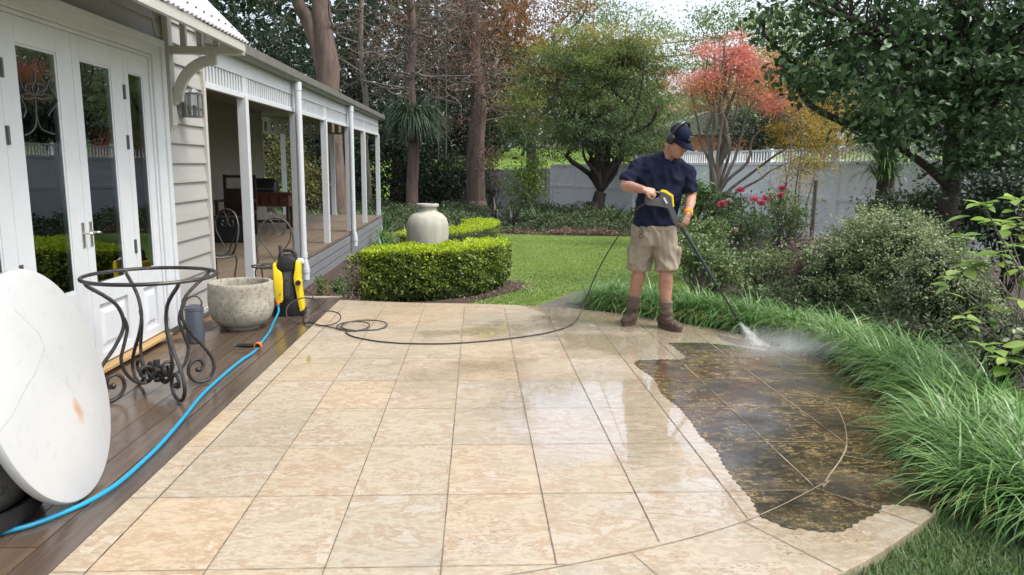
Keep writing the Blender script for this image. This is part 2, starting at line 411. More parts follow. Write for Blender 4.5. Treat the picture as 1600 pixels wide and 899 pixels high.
def travertine(name, dirty=False):
    m, t, b = newmat(name); P = t.nodes.new('ShaderNodeNewGeometry').outputs['Position']
    sx = N(t, 'ShaderNodeSeparateXYZ'); t.links.new(P, sx.inputs[0])
    def cell(o, off, size):
        a = N(t, 'ShaderNodeMath', _operation='ADD'); t.links.new(o, a.inputs[0]); a.inputs[1].default_value = off
        d = N(t, 'ShaderNodeMath', _operation='DIVIDE'); t.links.new(a.outputs[0], d.inputs[0]); d.inputs[1].default_value = size
        f = N(t, 'ShaderNodeMath', _operation='FLOOR'); t.links.new(d.outputs[0], f.inputs[0]); return f.outputs[0]
    cx = cell(sx.outputs[0], .12+4.07, .407); cy = cell(sx.outputs[1], -.085, .5855)
    cb = N(t, 'ShaderNodeCombineXYZ'); t.links.new(cx, cb.inputs[0]); t.links.new(cy, cb.inputs[1])
    wn = N(t, 'ShaderNodeTexWhiteNoise'); t.links.new(cb.outputs[0], wn.inputs['Vector'])
    # each tile gets its own slice of the stone
    off = N(t, 'ShaderNodeVectorMath', _operation='MULTIPLY_ADD'); t.links.new(wn.outputs['Color'], off.inputs[0]); off.inputs[1].default_value = (9, 9, 9); t.links.new(P, off.inputs[2])
    mp = t.nodes.new('ShaderNodeMapping'); mp.inputs['Scale'].default_value = (1.5, 2.7, 1) if not dirty else (2.6, 4.6, 1); mp.inputs['Rotation'].default_value = (0, 0, .3 if not dirty else .65); t.links.new(off.outputs[0], mp.inputs[0])
    n1 = noise(t, mp.outputs[0], 1.9, 10, .72, .35); n2 = noise(t, mp.outputs[0], 9, 6, .7, .8); n3 = noise(t, off.outputs[0], 60, 4, .7)
    if not dirty:
        col = ramp(t, n1, [(.30, (.42, .37, .285)), (.42, (.33, .275, .19)), (.49, (.415, .365, .28)), (.545, (.32, .24, .155)), (.59, (.435, .39, .315)), (.68, (.35, .295, .215)), (.8, (.25, .19, .125))])
        tv = ramp(t, wn.outputs['Value'], [(0, (.80, .83, .86)), (.35, (.99, .99, .99)), (.6, (.93, .90, .86)), (1, (1.08, .99, .88))])
        col = mix(t, .7, col, tv, 'MULTIPLY')
        col = mix(t, ramp(t, n2, [(.52, (0, 0, 0)), (.66, (.6, .6, .6))]), col, (.29, .205, .13))
        pits = ramp(t, noise(t, mp.outputs[0], 30, 3, .8, .3), [(.575, (0, 0, 0)), (.63, (.9, .9, .9))])
        pz = N(t, 'ShaderNodeMath', _operation='MULTIPLY'); t.links.new(pits, pz.inputs[0]); t.links.new(ramp(t, noise(t, off.outputs[0], 2.2, 3), [(.45, (0, 0, 0)), (.62, (1, 1, 1))]), pz.inputs[1])
        col = mix(t, pz.outputs[0], col, (.17, .12, .08))
        wet0 = noise(t, P, .75, 4, .55)
        ds = N(t, 'ShaderNodeVectorMath', _operation='DISTANCE'); t.links.new(P, ds.inputs[0]); ds.inputs[1].default_value = (.95, 4.3, 0)
        pd_ = ramp(t, ds.outputs['Value'], [(.25, (.13, .13, .13)), (1.0, (0, 0, 0))])
        wa = N(t, 'ShaderNodeMath', _operation='ADD'); t.links.new(wet0, wa.inputs[0]); t.links.new(pd_, wa.inputs[1]); wet = wa.outputs[0]
        # wetter towards the washed strip on the right
        ad = N(t, 'ShaderNodeMath', _operation='MULTIPLY_ADD'); t.links.new(sx.outputs[0], ad.inputs[0]); ad.inputs[1].default_value = .10; t.links.new(wet, ad.inputs[2])
        rg = ramp(t, ad.outputs[0], [(.40, (.42, .42, .42)), (.52, (.24, .24, .24)), (.60, (.07, .07, .07))])
        rg = mix(t, ramp(t, n2, [(.4, (0, 0, 0)), (.7, (.4, .4, .4))]), rg, (.4, .4, .4))
        t.links.new(rg, b.inputs['Roughness']); t.links.new(col, b.inputs['Base Color'])
        t.links.new(ramp(t, ad.outputs[0], [(.50, (0, 0, 0)), (.60, (1, 1, 1))]), b.inputs['Coat Weight']); b.inputs['Coat Roughness'].default_value = .035; b.inputs['Coat IOR'].default_value = 1.6
        bump(t, b, n2, .10, .004)
    else:
        col = ramp(t, n1, [(.28, (.022, .018, .011)), (.42, (.070, .050, .022)), (.50, (.026, .021, .012)), (.60, (.11, .07, .03)), (.70, (.035, .027, .014)), (.8, (.09, .07, .035))])
        sp = ramp(t, noise(t, mp.outputs[0], 5.5, 9, .80, .8), [(.49, (0, 0, 0)), (.58, (1, 1, 1))])
        col = mix(t, sp, col, (.30, .215, .10))
        sp3 = ramp(t, noise(t, mp.outputs[0], .8, 6, .62, .6), [(.50, (0, 0, 0)), (.60, (.4, .4, .4))]); col = mix(t, sp3, col, (.20, .145, .065))
        sp2 = ramp(t, n3, [(.46, (0, 0, 0)), (.58, (.75, .75, .75))]); col = mix(t, sp2, col, (.022, .018, .012))
        col = mix(t, ramp(t, noise(t, P, 1.6, 5, .6), [(.48, (0, 0, 0)), (.60, (.8, .8, .8))]), col, (.018, .016, .011))
        gr = ramp(t, noise(t, P, .9, 3), [(.5, (0, 0, 0)), (.62, (.6, .6, .6))]); col = mix(t, gr, col, mix(t, .7, col, (.35, .42, .22), 'MULTIPLY'))
        t.links.new(col, b.inputs['Base Color']); 
        t.links.new(ramp(t, noise(t, P, 4, 5, .6), [(.4, (.10, .10, .10)), (.65, (.34, .34, .34))]), b.inputs['Roughness'])
        b.inputs['Coat Weight'].default_value = .12; b.inputs['Coat Roughness'].default_value = .06
        bump(t, b, n3, .12, .003)
    return m
M['trav'] = travertine('washed_travertine'); M['grime'] = travertine('grimy_wet_travertine', True)
M['joint'] = simple('dark_joint', (.24, .18, .125), .8, .35, 5, c2=(.07, .05, .035))
M['joint_l'] = simple('pale_joint', (.36, .29, .18), .5, .3, 2.2, c2=(.07, .055, .03))
M['flag'] = simple('grey_flagstone', (.17, .145, .115), .35, .2, 4, c2=(.07, .06, .045), bmp=.3)

def groundmat():
    m, t, b = newmat('lawn_turf'); P = coords(t, world=True)
    n1 = noise(t, P, .6, 4, .6); n2 = noise(t, P, 45, 4, .7); n3 = noise(t, P, 4, 4, .6)
    col = ramp(t, n1, [(.3, (.105, .175, .03)), (.55, (.155, .24, .042)), (.75, (.20, .27, .055))])
    col = mix(t, ramp(t, n3, [(.4, (0, 0, 0)), (.7, (.5, .5, .5))]), col, (.085, .15, .03))
    col = mix(t, .6, col, ramp(t, n2, [(.3, (.45, .5, .4)), (.7, (1.25, 1.2, 1.1))]), 'MULTIPLY')
    t.links.new(col, b.inputs['Base Color']); b.inputs['Roughness'].default_value = .85; b.inputs['Specular IOR Level'].default_value = .2
    bump(t, b, n2, .8, .03); return m
M['lawn'] = groundmat()
M['blade'] = foliage('lawn_blades', [(.10, .18, .03), (.15, .245, .045), (.22, .31, .07), (.32, .37, .16)], trans=.3)
M['nearblade'] = foliage('near_lawn_blades', [(.05, .11, .035), (.085, .165, .05), (.14, .22, .08), (.30, .31, .19)], trans=.3)
M['lirio'] = foliage('border_grass_blades', [(.05, .125, .028), (.10, .22, .05), (.18, .33, .10), (.38, .49, .25)], rough=.33, trans=.3, spec=.5)
M['straw'] = foliage('straw_blades', [(.30, .24, .07), (.42, .34, .14)], trans=.3)
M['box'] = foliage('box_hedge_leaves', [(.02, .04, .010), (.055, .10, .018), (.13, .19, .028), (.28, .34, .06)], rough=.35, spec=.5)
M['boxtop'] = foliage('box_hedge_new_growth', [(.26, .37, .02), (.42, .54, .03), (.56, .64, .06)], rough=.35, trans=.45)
M['boxin'] = simple('hedge_core_shade', (.03, .035, .015), .9, .2, 20)  # colour of a solid core box, painted dark for shade between hedge leaves
M['clivia'] = foliage('strap_leaves', [(.05, .12, .03), (.10, .20, .055), (.18, .30, .11)], rough=.35, spec=.5)
M['cover'] = foliage('ground_cover_leaves', [(.03, .055, .022), (.055, .09, .035), (.09, .135, .05), (.13, .17, .09)])
M['brome'] = foliage('dark_rosette_leaves', [(.012, .02, .015), (.04, .02, .025), (.07, .09, .08)], rough=.3, spec=.5)
M['dkgreen'] = foliage('deep_green_leaves', [(.008, .016, .010), (.016, .030, .016), (.030, .050, .024), (.07, .10, .05)])
M['conifer'] = foliage('conifer_leaves', [(.010, .022, .013), (.02, .04, .02), (.04, .065, .032)])
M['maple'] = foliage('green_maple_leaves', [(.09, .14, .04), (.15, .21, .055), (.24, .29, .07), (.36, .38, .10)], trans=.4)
M['maplelow'] = foliage('dark_maple_leaves', [(.05, .09, .035), (.085, .135, .05), (.13, .185, .065)], trans=.3)  # darker copy of the maple leaves, lower crown shade put into the colour
M['gold'] = foliage('yellowing_leaves', [(.28, .22, .05), (.38, .29, .06), (.50, .36, .09), (.30, .29, .08)], trans=.45)
M['red'] = foliage('red_maple_leaves', [(.55, .16, .12), (.68, .25, .19), (.78, .38, .30)], trans=.45)
M['orange_l'] = foliage('orange_maple_leaves', [(.55, .26, .13), (.65, .35, .18), (.70, .42, .22), (.48, .32, .14)], trans=.45)
M['rusty'] = foliage('rusty_leaves', [(.14, .05, .025), (.26, .11, .04), (.34, .17, .06), (.12, .1, .04)], trans=.35)
M['mauve'] = foliage('faded_brown_leaves', [(.12, .075, .055), (.20, .13, .10), (.28, .17, .14), (.15, .13, .08)], trans=.3)
M['gum'] = foliage('pale_gum_leaves', [(.16, .22, .12), (.24, .30, .17), (.34, .39, .24)], trans=.35)
M['lime'] = foliage('light_green_leaves', [(.09, .16, .03), (.15, .23, .05), (.24, .31, .08)], trans=.45)
M['camel'] = foliage('glossy_dark_leaves', [(.028, .062, .024), (.05, .10, .038), (.085, .15, .06), (.15, .22, .11)], rough=.45, trans=.2, spec=.35)
M['pitto'] = foliage('cream_edged_leaves', [(.07, .12, .04), (.15, .21, .085), (.28, .34, .17), (.50, .54, .36)], rough=.4)
M['hydra'] = foliage('fresh_light_leaves', [(.13, .24, .04), (.24, .38, .08), (.38, .50, .14)], rough=.4, trans=.45)
M['rose'] = foliage('rose_bush_leaves', [(.05, .09, .03), (.10, .165, .05), (.18, .25, .09), (.34, .38, .24)])
M['fern'] = foliage('hanging_fern_fronds', [(.04, .075, .045), (.07, .115, .07), (.11, .16, .10)])
M['bark_red'] = bark('reddish_bark', (.055, .038, .032), (.17, .12, .10))
M['bark_grey'] = bark('grey_bark', (.09, .075, .06), (.24, .21, .175), 9)
M['bark_dark'] = bark('dark_bark', (.025, .02, .016), (.07, .055, .045), 9)
M['twig'] = bark('pale_twigs', (.10, .085, .075), (.22, .19, .17), 12)
def glassmat():
    m, t, b = newmat('dark_window_glass'); out = t.nodes['Material Output']
    gl = N(t, 'ShaderNodeBsdfGlossy', Roughness=.0); gl.inputs[0].default_value = (.9, .93, .95, 1)
    tr = N(t, 'ShaderNodeBsdfTransparent'); tr.inputs[0].default_value = (.75, .78, .78, 1)
    fr = N(t, 'ShaderNodeFresnel', IOR=2.3); mp = noise(t, coords(t), 1.2, 2)
    bp = N(t, 'ShaderNodeBump', Strength=.02, Distance=.05); t.links.new(mp, bp.inputs['Height']); t.links.new(bp.outputs[0], gl.inputs['Normal'])
    ms = N(t, 'ShaderNodeMixShader'); t.links.new(fr.outputs[0], ms.inputs[0]); t.links.new(tr.outputs[0], ms.inputs[1]); t.links.new(gl.outputs[0], ms.inputs[2])
    t.links.new(ms.outputs[0], out.inputs[0]); return m
M['glass'] = glassmat()

# ================================================================= THE SETTING
def sstep(a, b, x): t = np.clip((x-a)/(b-a), 0, 1); return t*t*(3-2*t)
def terr(x, y):
    x = np.asarray(x, float); y = np.asarray(y, float)
    z = -.045-.30*sstep(8.3, 13.5, y)
    z = z-.33*sstep(-.9, -2.1, x)*sstep(7.6, 8.6, y)*(1-sstep(8.3, 13.5, y))*1.0
    z = z+sstep(44, 90, y)*4.6+np.maximum(y-90, 0)*.02
    z = z+.02*np.sin(x*.9+y*.4)*sstep(9, 12, y)
    return z
def tz(x, y): return float(terr(x, y))
xs = np.unique(np.concatenate([np.linspace(-220, -12, 18), np.linspace(-12, 14, 66), np.linspace(14, 260, 20)]))
ys = np.unique(np.concatenate([np.linspace(-40, 0, 8), np.linspace(0, 16, 50), np.linspace(16, 60, 34), np.linspace(60, 420, 20)]))
X_, Y_ = np.meshgrid(xs, ys); V = np.stack([X_, Y_, terr(X_, Y_)], -1).reshape(-1, 3)
nx, ny = len(xs), len(ys); k = (np.arange(ny-1)[:, None]*nx+np.arange(nx-1)).ravel()
F = np.stack([k, k+1, k+1+nx, k+nx], 1)
tag(npmesh('lawn_ground', V, F, M['lawn'], smooth=True), kind='structure')
def sheet(name, poly, mat, lift, step=.35, kind='structure', parent=None):
    """soil or stone sheet draped on the terrain"""
    bm = bmesh.new(); vs = [bm.verts.new((p[0], p[1], 0)) for p in poly]; f = bm.faces.new(vs)
    xs_ = [p[0] for p in poly]; ys_ = [p[1] for p in poly]
    for a, b, nrm in ((min(xs_), max(xs_), (1, 0, 0)), (min(ys_), max(ys_), (0, 1, 0))):
        q = a+step
        while q < b:
            bmesh.ops.bisect_plane(bm, geom=bm.verts[:]+bm.edges[:]+bm.faces[:], plane_co=(q*nrm[0], q*nrm[1], 0), plane_no=nrm); q += step
    bmesh.ops.triangulate(bm, faces=bm.faces)
    for v in bm.verts: v.co.z = tz(v.co.x, v.co.y)+lift
    me = bpy.data.meshes.new(name); bm.to_mesh(me); bm.free()
    me.polygons.foreach_set('use_smooth', [True]*len(me.polygons))
    o = link(name, me, mat, parent)
    if me.polygons and me.polygons[0].normal.z < 0: me.flip_normals()
    return tag(o, kind=kind) if kind else o

# patio outline (counter-clockwise), the curved right edge continues under the grass
EDGE = catmull([(-1.46, 7.88, 0), (-.70, 7.72, 0), (.04, 7.65, 0), (.70, 7.50, 0), (1.31, 7.19, 0), (1.89, 6.71, 0), (2.30, 6.15, 0), (2.58, 5.5, 0),
                (2.68, 4.8, 0), (2.58, 4.05, 0), (2.30, 3.35, 0), (1.95, 2.86, 0), (1.84, 2.74, 0), (1.29, 2.35, 0), (.6, 2.05, 0), (-.2, 1.85, 0), (-1.46, 1.7, 0)], 6)
EDGE = [(p.x, p.y) for p in EDGE]
pat = EDGE[::-1]
b_ = MB(); b_.prism(pat, -.12, 0.0); patio = b_.build('patio', M['trav'], bevel=0); tag(patio, kind='structure')
def inside(p, poly):
    x, y = p; c = False; n = len(poly)
    for i in range(n):
        x1, y1 = poly[i]; x2, y2 = poly[i-1]
        if (y1 > y) != (y2 > y) and x < (x2-x1)*(y-y1)/(y2-y1)+x1: c = not c
    return c
def inset(path, d):
    out = []
    for i in range(len(path)):
        a = Vector(path[max(i-1, 0)]); b = Vector(path[min(i+1, len(path)-1)]); t = (b-a).normalized(); nrm = Vector((t.y, -t.x))
        q = Vector(path[i])+nrm*d; out.append((q.x, q.y))
    return out
INN = inset(EDGE, .25)
# border only follows the back; on the right the border course is wider
wd = []
for i, p in enumerate(EDGE):
    yy = p[1]; d = .22 if p[1] > 6.6 else .22+.22*float(sstep(6.6, 5.0, yy)); wd.append(d)
INN = []
for i in range(len(EDGE)):
    a = Vector(EDGE[max(i-1, 0)]); b = Vector(EDGE[min(i+1, len(EDGE)-1)]); t = (b-a).normalized(); q = Vector(EDGE[i])+Vector((t.y, -t.x))*wd[i]; INN.append((q.x, q.y))
INPOLY = INN+[(-1.5, 1.2), (-1.5, 8.2)]
GR = [at(x, y) for x, y in [(1041,536),(1061,549),(1067,561),(1030,562),(992,564),(999,578),(1021,591),(1025,604),(1043,626),(1065,642),(1081,666),(1101,689),(1123,713),(1141,748),(1170,775),(1181,806),(1207,817),(1234,828),(1252,827),(1274,832),(1298,834),(1323,833),(1336,822),(1352,811),(1378,802),(1384,793),(1398,791),(1429,793),(1445,797),(1459,803)]]
gq = catmull([Vector((p.x, p.y, 0)) for p in GR], 3); gl_ = [0.]
for a_, b_ in zip(gq[:-1], gq[1:]): gl_.append(gl_[-1]+(b_-a_).length)
ss_ = np.arange(0, gl_[-1], .009); gx_ = np.interp(ss_, gl_, [p.x for p in gq]); gy_ = np.interp(ss_, gl_, [p.y for p in gq])
tx_, ty_ = np.gradient(gx_), np.gradient(gy_); tl_ = np.hypot(tx_, ty_)
ph_ = np.cumsum(rng.uniform(.6, 1.4, len(ss_)))*.009*math.pi/.055
sc_o = .012*np.abs(np.sin(ph_))+.006*np.sin(ss_*17)+rng.normal(0, .0012, len(ss_))
GR = [(x-ty/l*o, y+tx/l*o) for x, y, tx, ty, l, o in zip(gx_, gy_, tx_, ty_, tl_, sc_o)]
up_ = [p for p in EDGE if p[0] > 1.9 and 2.9 < p[1] < 6.1][::-1]
TOPG = [at(x, y) for x, y in [(1200, 549), (1150, 541), (1100, 536)]]
GRIME = []
core = GR
for i, p in enumerate(core):
    GRIME.append(p)
    if i < len(core)-1:
        q = core[i+1]; d = math.dist(p, q); n = max(1, int(d/.035))
        for k in range(1, 1):
            t = k/n; GRIME.append((p[0]+(q[0]-p[0])*t+random.gauss(0, .0015), p[1]+(q[1]-p[1])*t+random.gauss(0, .0015)))
GRIME += [(p[0]-.004, p[1]) for p in up_]+[(p.x, p.y) for p in TOPG]
b_ = MB(); b_.v = [(p[0], p[1], .002) for p in GRIME]; b_.f = [tuple(range(len(GRIME)))]
me = b_.mesh('grime'); bm = bmesh.new(); bm.from_mesh(me); bmesh.ops.triangulate(bm, faces=bm.faces)
for f in bm.faces:
    if f.normal.z < 0: f.normal_flip()
bm.to_mesh(me); bm.free(); link('unwashed_patch', me, M['grime'], patio)
b_ = MB()
for pts in ([(1121,523),(1140,527),(1165,533),(1192,543),(1160,540),(1128,531)],):
    q = [at(x, y, .002) for x, y in pts]; b_.add(q, [tuple(range(len(q)))[::-1]])
o = b_.build('grime_streak', simple('grey_wet_film', (.16, .14, .12), .15, .2, 12), patio)
# joints: real thin strips, clipped to the inner field
J1, J2 = MB(), MB()
def strip(P, wdt, dark_only=False):
    for a, b in zip(P[:-1], P[1:]):
        a = Vector((a[0], a[1], 0)); b = Vector((b[0], b[1], 0)); L = (b-a).length
        if L < 1e-4: continue
        t = (b-a)/L; nr = Vector((-t.y, t.x, 0)); mid = (a+b)/2; g = inside((mid.x, mid.y), GRIME)
        mb, z, ww = (J2, .0045, wdt*1.25) if g else (J1, .003, wdt*.85)
        w1 = ww*.5*random.uniform(.7, 1.25)
        mb.add([a-nr*w1+Vector((0,0,z)), b-nr*w1+Vector((0,0,z)), b+nr*w1+Vector((0,0,z)), a+nr*w1+Vector((0,0,z))], [(0, 1, 2, 3)])
def clipped(a, b, wdt, poly):
    n = int(math.dist(a, b)/.03); run = []
    for i in range(n+1):
        t = i/n; p = (a[0]+(b[0]-a[0])*t, a[1]+(b[1]-a[1])*t)
        if inside(p, poly): run.append(p)
        else:
            if len(run) > 1: strip(run, wdt)
            run = []
    if len(run) > 1: strip(run, wdt)
for i in range(-3, 8):
    x = -.12+.407*i; clipped((x, 1.2), (x, 8.2), .0050, INPOLY)
clipped((-1.34, 1.2), (-1.34, 7.2), .004, EDGE+[(-1.46, 1.2)])
for j in range(-2, 10):
    y = 2.43+.5855*j; clipped((-1.455, y), (2.7, y), .0032, INPOLY)
_run = []
for p in [q for q in INN if q[0] > -1.44]:
    if inside(p, GRIME) and p[1] > 4.25:
        if len(_run) > 1: strip(_run, .0045)
        _run = []
    else: _run.append(p)
strip(_run, .0045)
acc = .3; 
for i in range(2, len(EDGE)-1):
    acc += math.dist(EDGE[i], EDGE[i-1])
    if acc > .55: acc = 0; strip([INN[i], ((INN[i][0]+EDGE[i][0])/2, (INN[i][1]+EDGE[i][1])/2), EDGE[i]], .0042)
J1.build('dark_joints', M['joint'], patio, fixn=False); J2.build('pale_joints', M['joint_l'], patio, fixn=False)

# deck: separate boards, framed by boards along the patio and across the far end
deck = empty('deck', kind='structure'); 
V, Fc, rn = [], [], []
dk = MB(); rr = []
def dboard(x0, x1, y0, y1, r):
    dk.box(x0, x1, y0, y1, -.03, random.uniform(-.003, .0)); rr.extend([r]*6)
dboard(-1.60, -1.465, 1.0, 8.0, .1)
x = -1.606
while x > -2.6:
    y = 1.0-random.random()*2
    while y < 7.84:
        y2 = min(y+random.uniform(2.6, 3.6), 7.855)
        dboard(x-.132, x, max(y, .9), y2-.004, random.random()); y = y2
    x -= .138
dboard(-2.62, -1.606, 7.862, 8.0, .3)
me = dk.mesh('deck_boards'); a = me.attributes.new('rnd', 'FLOAT', 'FACE'); a.data.foreach_set('value', rr)
link('boards', me, M['deck'], deck)
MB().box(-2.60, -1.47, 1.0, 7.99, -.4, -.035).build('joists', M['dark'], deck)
tag(MB().box(-2.6, -1.465, 8.003, 8.10, -.3, .004).build('stone_edging', M['trav']), kind='structure')

# ================================================================= THE HOUSE (its own frame is tipped .6 degree, as in the photograph)
house = empty('weatherboard_house', (0, 0, 0), 'pale weatherboard house with white glazed doors and a long post veranda', 'house')
house.rotation_euler = (math.atan(.0104), 0, 0)
def hy(px, X=-2.5, py=225): return ax(px, py, X).y
WX = -2.52
def boards(mb, x, y0, y1, z0, z1, e=.165, t=.028, dirx=1):
    z = z0
    while z < z1-1e-4:
        zt = min(z+e, z1)
        P = [(x, z), (x+t*dirx, z), (x+t*dirx*.98, z+.012), (x+.006*dirx, zt), (x, zt)]
        mb.prism_y(P, y0, y1); z = zt
wb = MB(); boards(wb, WX-.03, 6.19, 7.14, .03, 2.98); boards(wb, WX-.03, 1.0, 6.19, 2.295, 2.98); boards(wb, WX-.03, 1.0, 3.37, .03, 2.295)
wall = wb.build('outer_wall', M['board'], house, fixn=True)
MB().box(WX-.12, WX-.031, 5.995, 7.14, -.1, 2.98).box(WX-.12, WX-.031, 1.0, 3.6, -.1, 2.98).box(WX-.12, WX-.031, 3.6, 5.995, 2.29, 2.98).build('wall_core', M['board'], house)
MB().box(WX-.12, WX+.018, 7.1405, 7.19, -.1, 2.42).build('corner_board', M['trim'], house, bevel=.004)
MB().box(WX-.03, WX+.025, 6.20, 7.14, -.01, .028).build('base_strip', M['trim'], house)
MB().box(WX-.10, -2.43, 3.58, 5.92, -.004, .014).build('sill_timber', simple('raw_pine', (.42, .27, .11), .6, .12, 9, stretch=(4, .4, 4)), house)
# door frame
fr = MB(); 
fr.box(WX-.05, WX+.045, 6.0, 6.19, .022, 2.29).box(WX-.05, WX+.045, 3.38, 3.57, .022, 2.29).box(WX-.05, WX+.045, 3.57, 6.0, 2.17, 2.29)
fr.box(WX-.05, WX+.062, 6.135, 6.20, .022, 2.30).box(WX-.05, WX+.062, 3.37, 3.435, .022, 2.30).box(WX-.05, WX+.062, 3.435, 6.135, 2.245, 2.30)
fr.box(WX-.05, WX+.030, 5.965, 5.998, .022, 2.168).box(WX-.05, WX+.030, 3.572, 3.60, .022, 2.168).box(WX-.05, WX+.03, 3.60, 5.965, 2.145, 2.168)
fr.build('door_frame', M['white'], house, bevel=.004)
def sash(name, y0, y1, gy0, gy1, z0=.025, z1=2.143, gz0=.55, gz1=2.0, lead=False, handle=None, hinges=None):
    f = MB(); xa, xb = WX-.03, WX+.018
    f.box(xa, xb, y0, gy0, z0, z1).box(xa, xb, gy1, y1, z0, z1)
    f.box(xa, xb, gy0, gy1, gz1, z1).box(xa, xb, gy0, gy1, gz0-.13, gz0).box(xa, xb, gy0, gy1, z0, z0+.07)
    f.box(xa, xb-.02, gy0, gy1, z0+.07, gz0-.13)
    # glazing bead
    for a in ((gy0, gy0+.014, gz0, gz1), (gy1-.014, gy1, gz0, gz1), (gy0+.014, gy1-.014, gz1-.014, gz1), (gy0+.014, gy1-.014, gz0, gz0+.016)):
        f.box(xa+.02, xb-.006, *a)
    d = f.build(name, M['white'], house, bevel=.003)
    b = MB(); zb0, zb1 = z0+.10, gz0-.165; yb0, yb1 = gy0+.03, gy1-.03
    b.add([(xb-.02, yb0, zb0), (xb-.02, yb1, zb0), (xb-.02, yb1, zb1), (xb-.02, yb0, zb1), (xb-.004, yb0+.035, zb0+.035), (xb-.004, yb1-.035, zb0+.035), (xb-.004, yb1-.035, zb1-.035), (xb-.004, yb0+.035, zb1-.035)],
          [(0, 1, 5, 4), (1, 2, 6, 5), (2, 3, 7, 6), (3, 0, 4, 7), (4, 5, 6, 7)])
    b.build('raised_panel', M['white'], d)
    MB().box(xb-.016, xb-.010, gy0-.005, gy1+.005, gz0-.005, gz1+.005).build('glass_pane', M['glass'], d)
    if hinges:
        for zz in (1.85, 1.5, .75):
            MB().tube([(xb+.006, hinges, zz-.05), (xb+.006, hinges, zz+.05)], .008, 6).box(xb, xb+.004, hinges-.018, hinges+.018, zz-.05, zz+.05).build('hinge', M['grey_pl'], d)
    if handle:
        h = MB(); h.box(xb+.001, xb+.006, handle-.014, handle+.014, .82, .98).tube([(xb+.006, handle, .91), (xb+.045, handle, .91), (xb+.05, handle+.006, .91), (xb+.048, handle+.035, .905)], .007, 8)
        h.build('door_handle', simple('satin_chrome', (.5, .5, .48), .3, .02, 5, metal=.9), d)
    if lead:
        L = MB(); X = xb-.0085
        def g(x, y): p = ax(x, y, X); return (X, p.y, p.z-.0104*p.y)
        z = lambda a, b: (a/5.0, b/5.0)
        curves = [[(290,560),(285,640),(265,690),(288,745),(312,690),(288,640)], [(270,665),(225,660),(215,700),(245,725),(285,745)], [(300,660),(345,665),(355,700),(330,725),(292,745)],
                  [(170,620),(190,680),(230,745)], [(400,620),(375,690),(340,745)], [(170,745),(230,780),(290,765),(340,780),(420,760)], [(420,650),(405,690),(440,750),(460,800),(420,860),(390,910)], [(290,765),(297,900)],
                  [(180,770),(215,860),(200,920)], [(170,770),(185,745),(240,735),(285,750),(340,745),(400,745),(425,765)], [(288,560),(288,640)], [(297,900),(290,990),(250,1040),(205,1060)], [(297,900),(330,1000),(400,1040),(440,1050)]]
        for c in curves:
            Q = catmull([g(*z(a, b)) for a, b in c], 6); L.tube(Q, .0045, 5)
        L.build('leadlight_pattern', simple('lead_came', (.05, .05, .05), .5, .1, 10), d)
    return d
sash('side_light', 3.602, 4.15, 3.69, 4.03)
sash('french_door', 4.153, 4.875, 4.305, 4.71, lead=True, handle=4.835, hinges=4.165)
sash('french_door', 4.879, 5.553, 4.967, 5.373, handle=4.93, hinges=5.545)
sash('side_light', 5.557, 5.963, 5.628, 5.865)
# dark room behind the glass
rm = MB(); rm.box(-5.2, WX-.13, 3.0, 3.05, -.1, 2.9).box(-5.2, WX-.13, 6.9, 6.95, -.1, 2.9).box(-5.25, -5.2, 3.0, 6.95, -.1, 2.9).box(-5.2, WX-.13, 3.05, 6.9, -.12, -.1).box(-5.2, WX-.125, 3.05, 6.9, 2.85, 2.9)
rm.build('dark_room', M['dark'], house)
# little awning over the doors: corrugated sheet, timber brackets with struts
aw = MB(); y = 2.0; vs = []; n = 0
ys_ = np.arange(2.2, 6.40, .0095)
ex, ez, wx, wz = -1.865, 2.325, -2.50, 2.97
for yy in ys_:
    o = .009*math.sin(2*math.pi*yy/.076)
    vs += [(ex+o*.7, yy, ez+o*.7), (wx+o*.7, yy, wz+o*.7)]
aw.add(vs, [(2*i, 2*i+2, 2*i+3, 2*i+1) for i in range(len(ys_)-1)])
awn = aw.build('awning_roof', M['zinc'], house, smooth='all', fixn=False)
so = awn.modifiers.new('t', 'SOLIDIFY'); so.thickness = .004
scm = None
for yy in np.arange(2.25, 6.4, .152):
    for t_ in (.12, .5, .88):
        if scm is None: scm = MB().sphere((0, 0, 0), .009, 6, 4).mesh('roof_screw'); scm.materials.append(M['grey_pl'])
        so_ = bpy.data.objects.new('roof_screw', scm); COL.objects.link(so_); so_.parent = awn; so_.location = (ex+(wx-ex)*t_+.012, yy, ez+(wz-ez)*t_+.012)
MB().box(ex-.05, ex-.015, 2.2, 6.36, ez-.075, ez-.012).build('eave_batten', M['trim'], house)
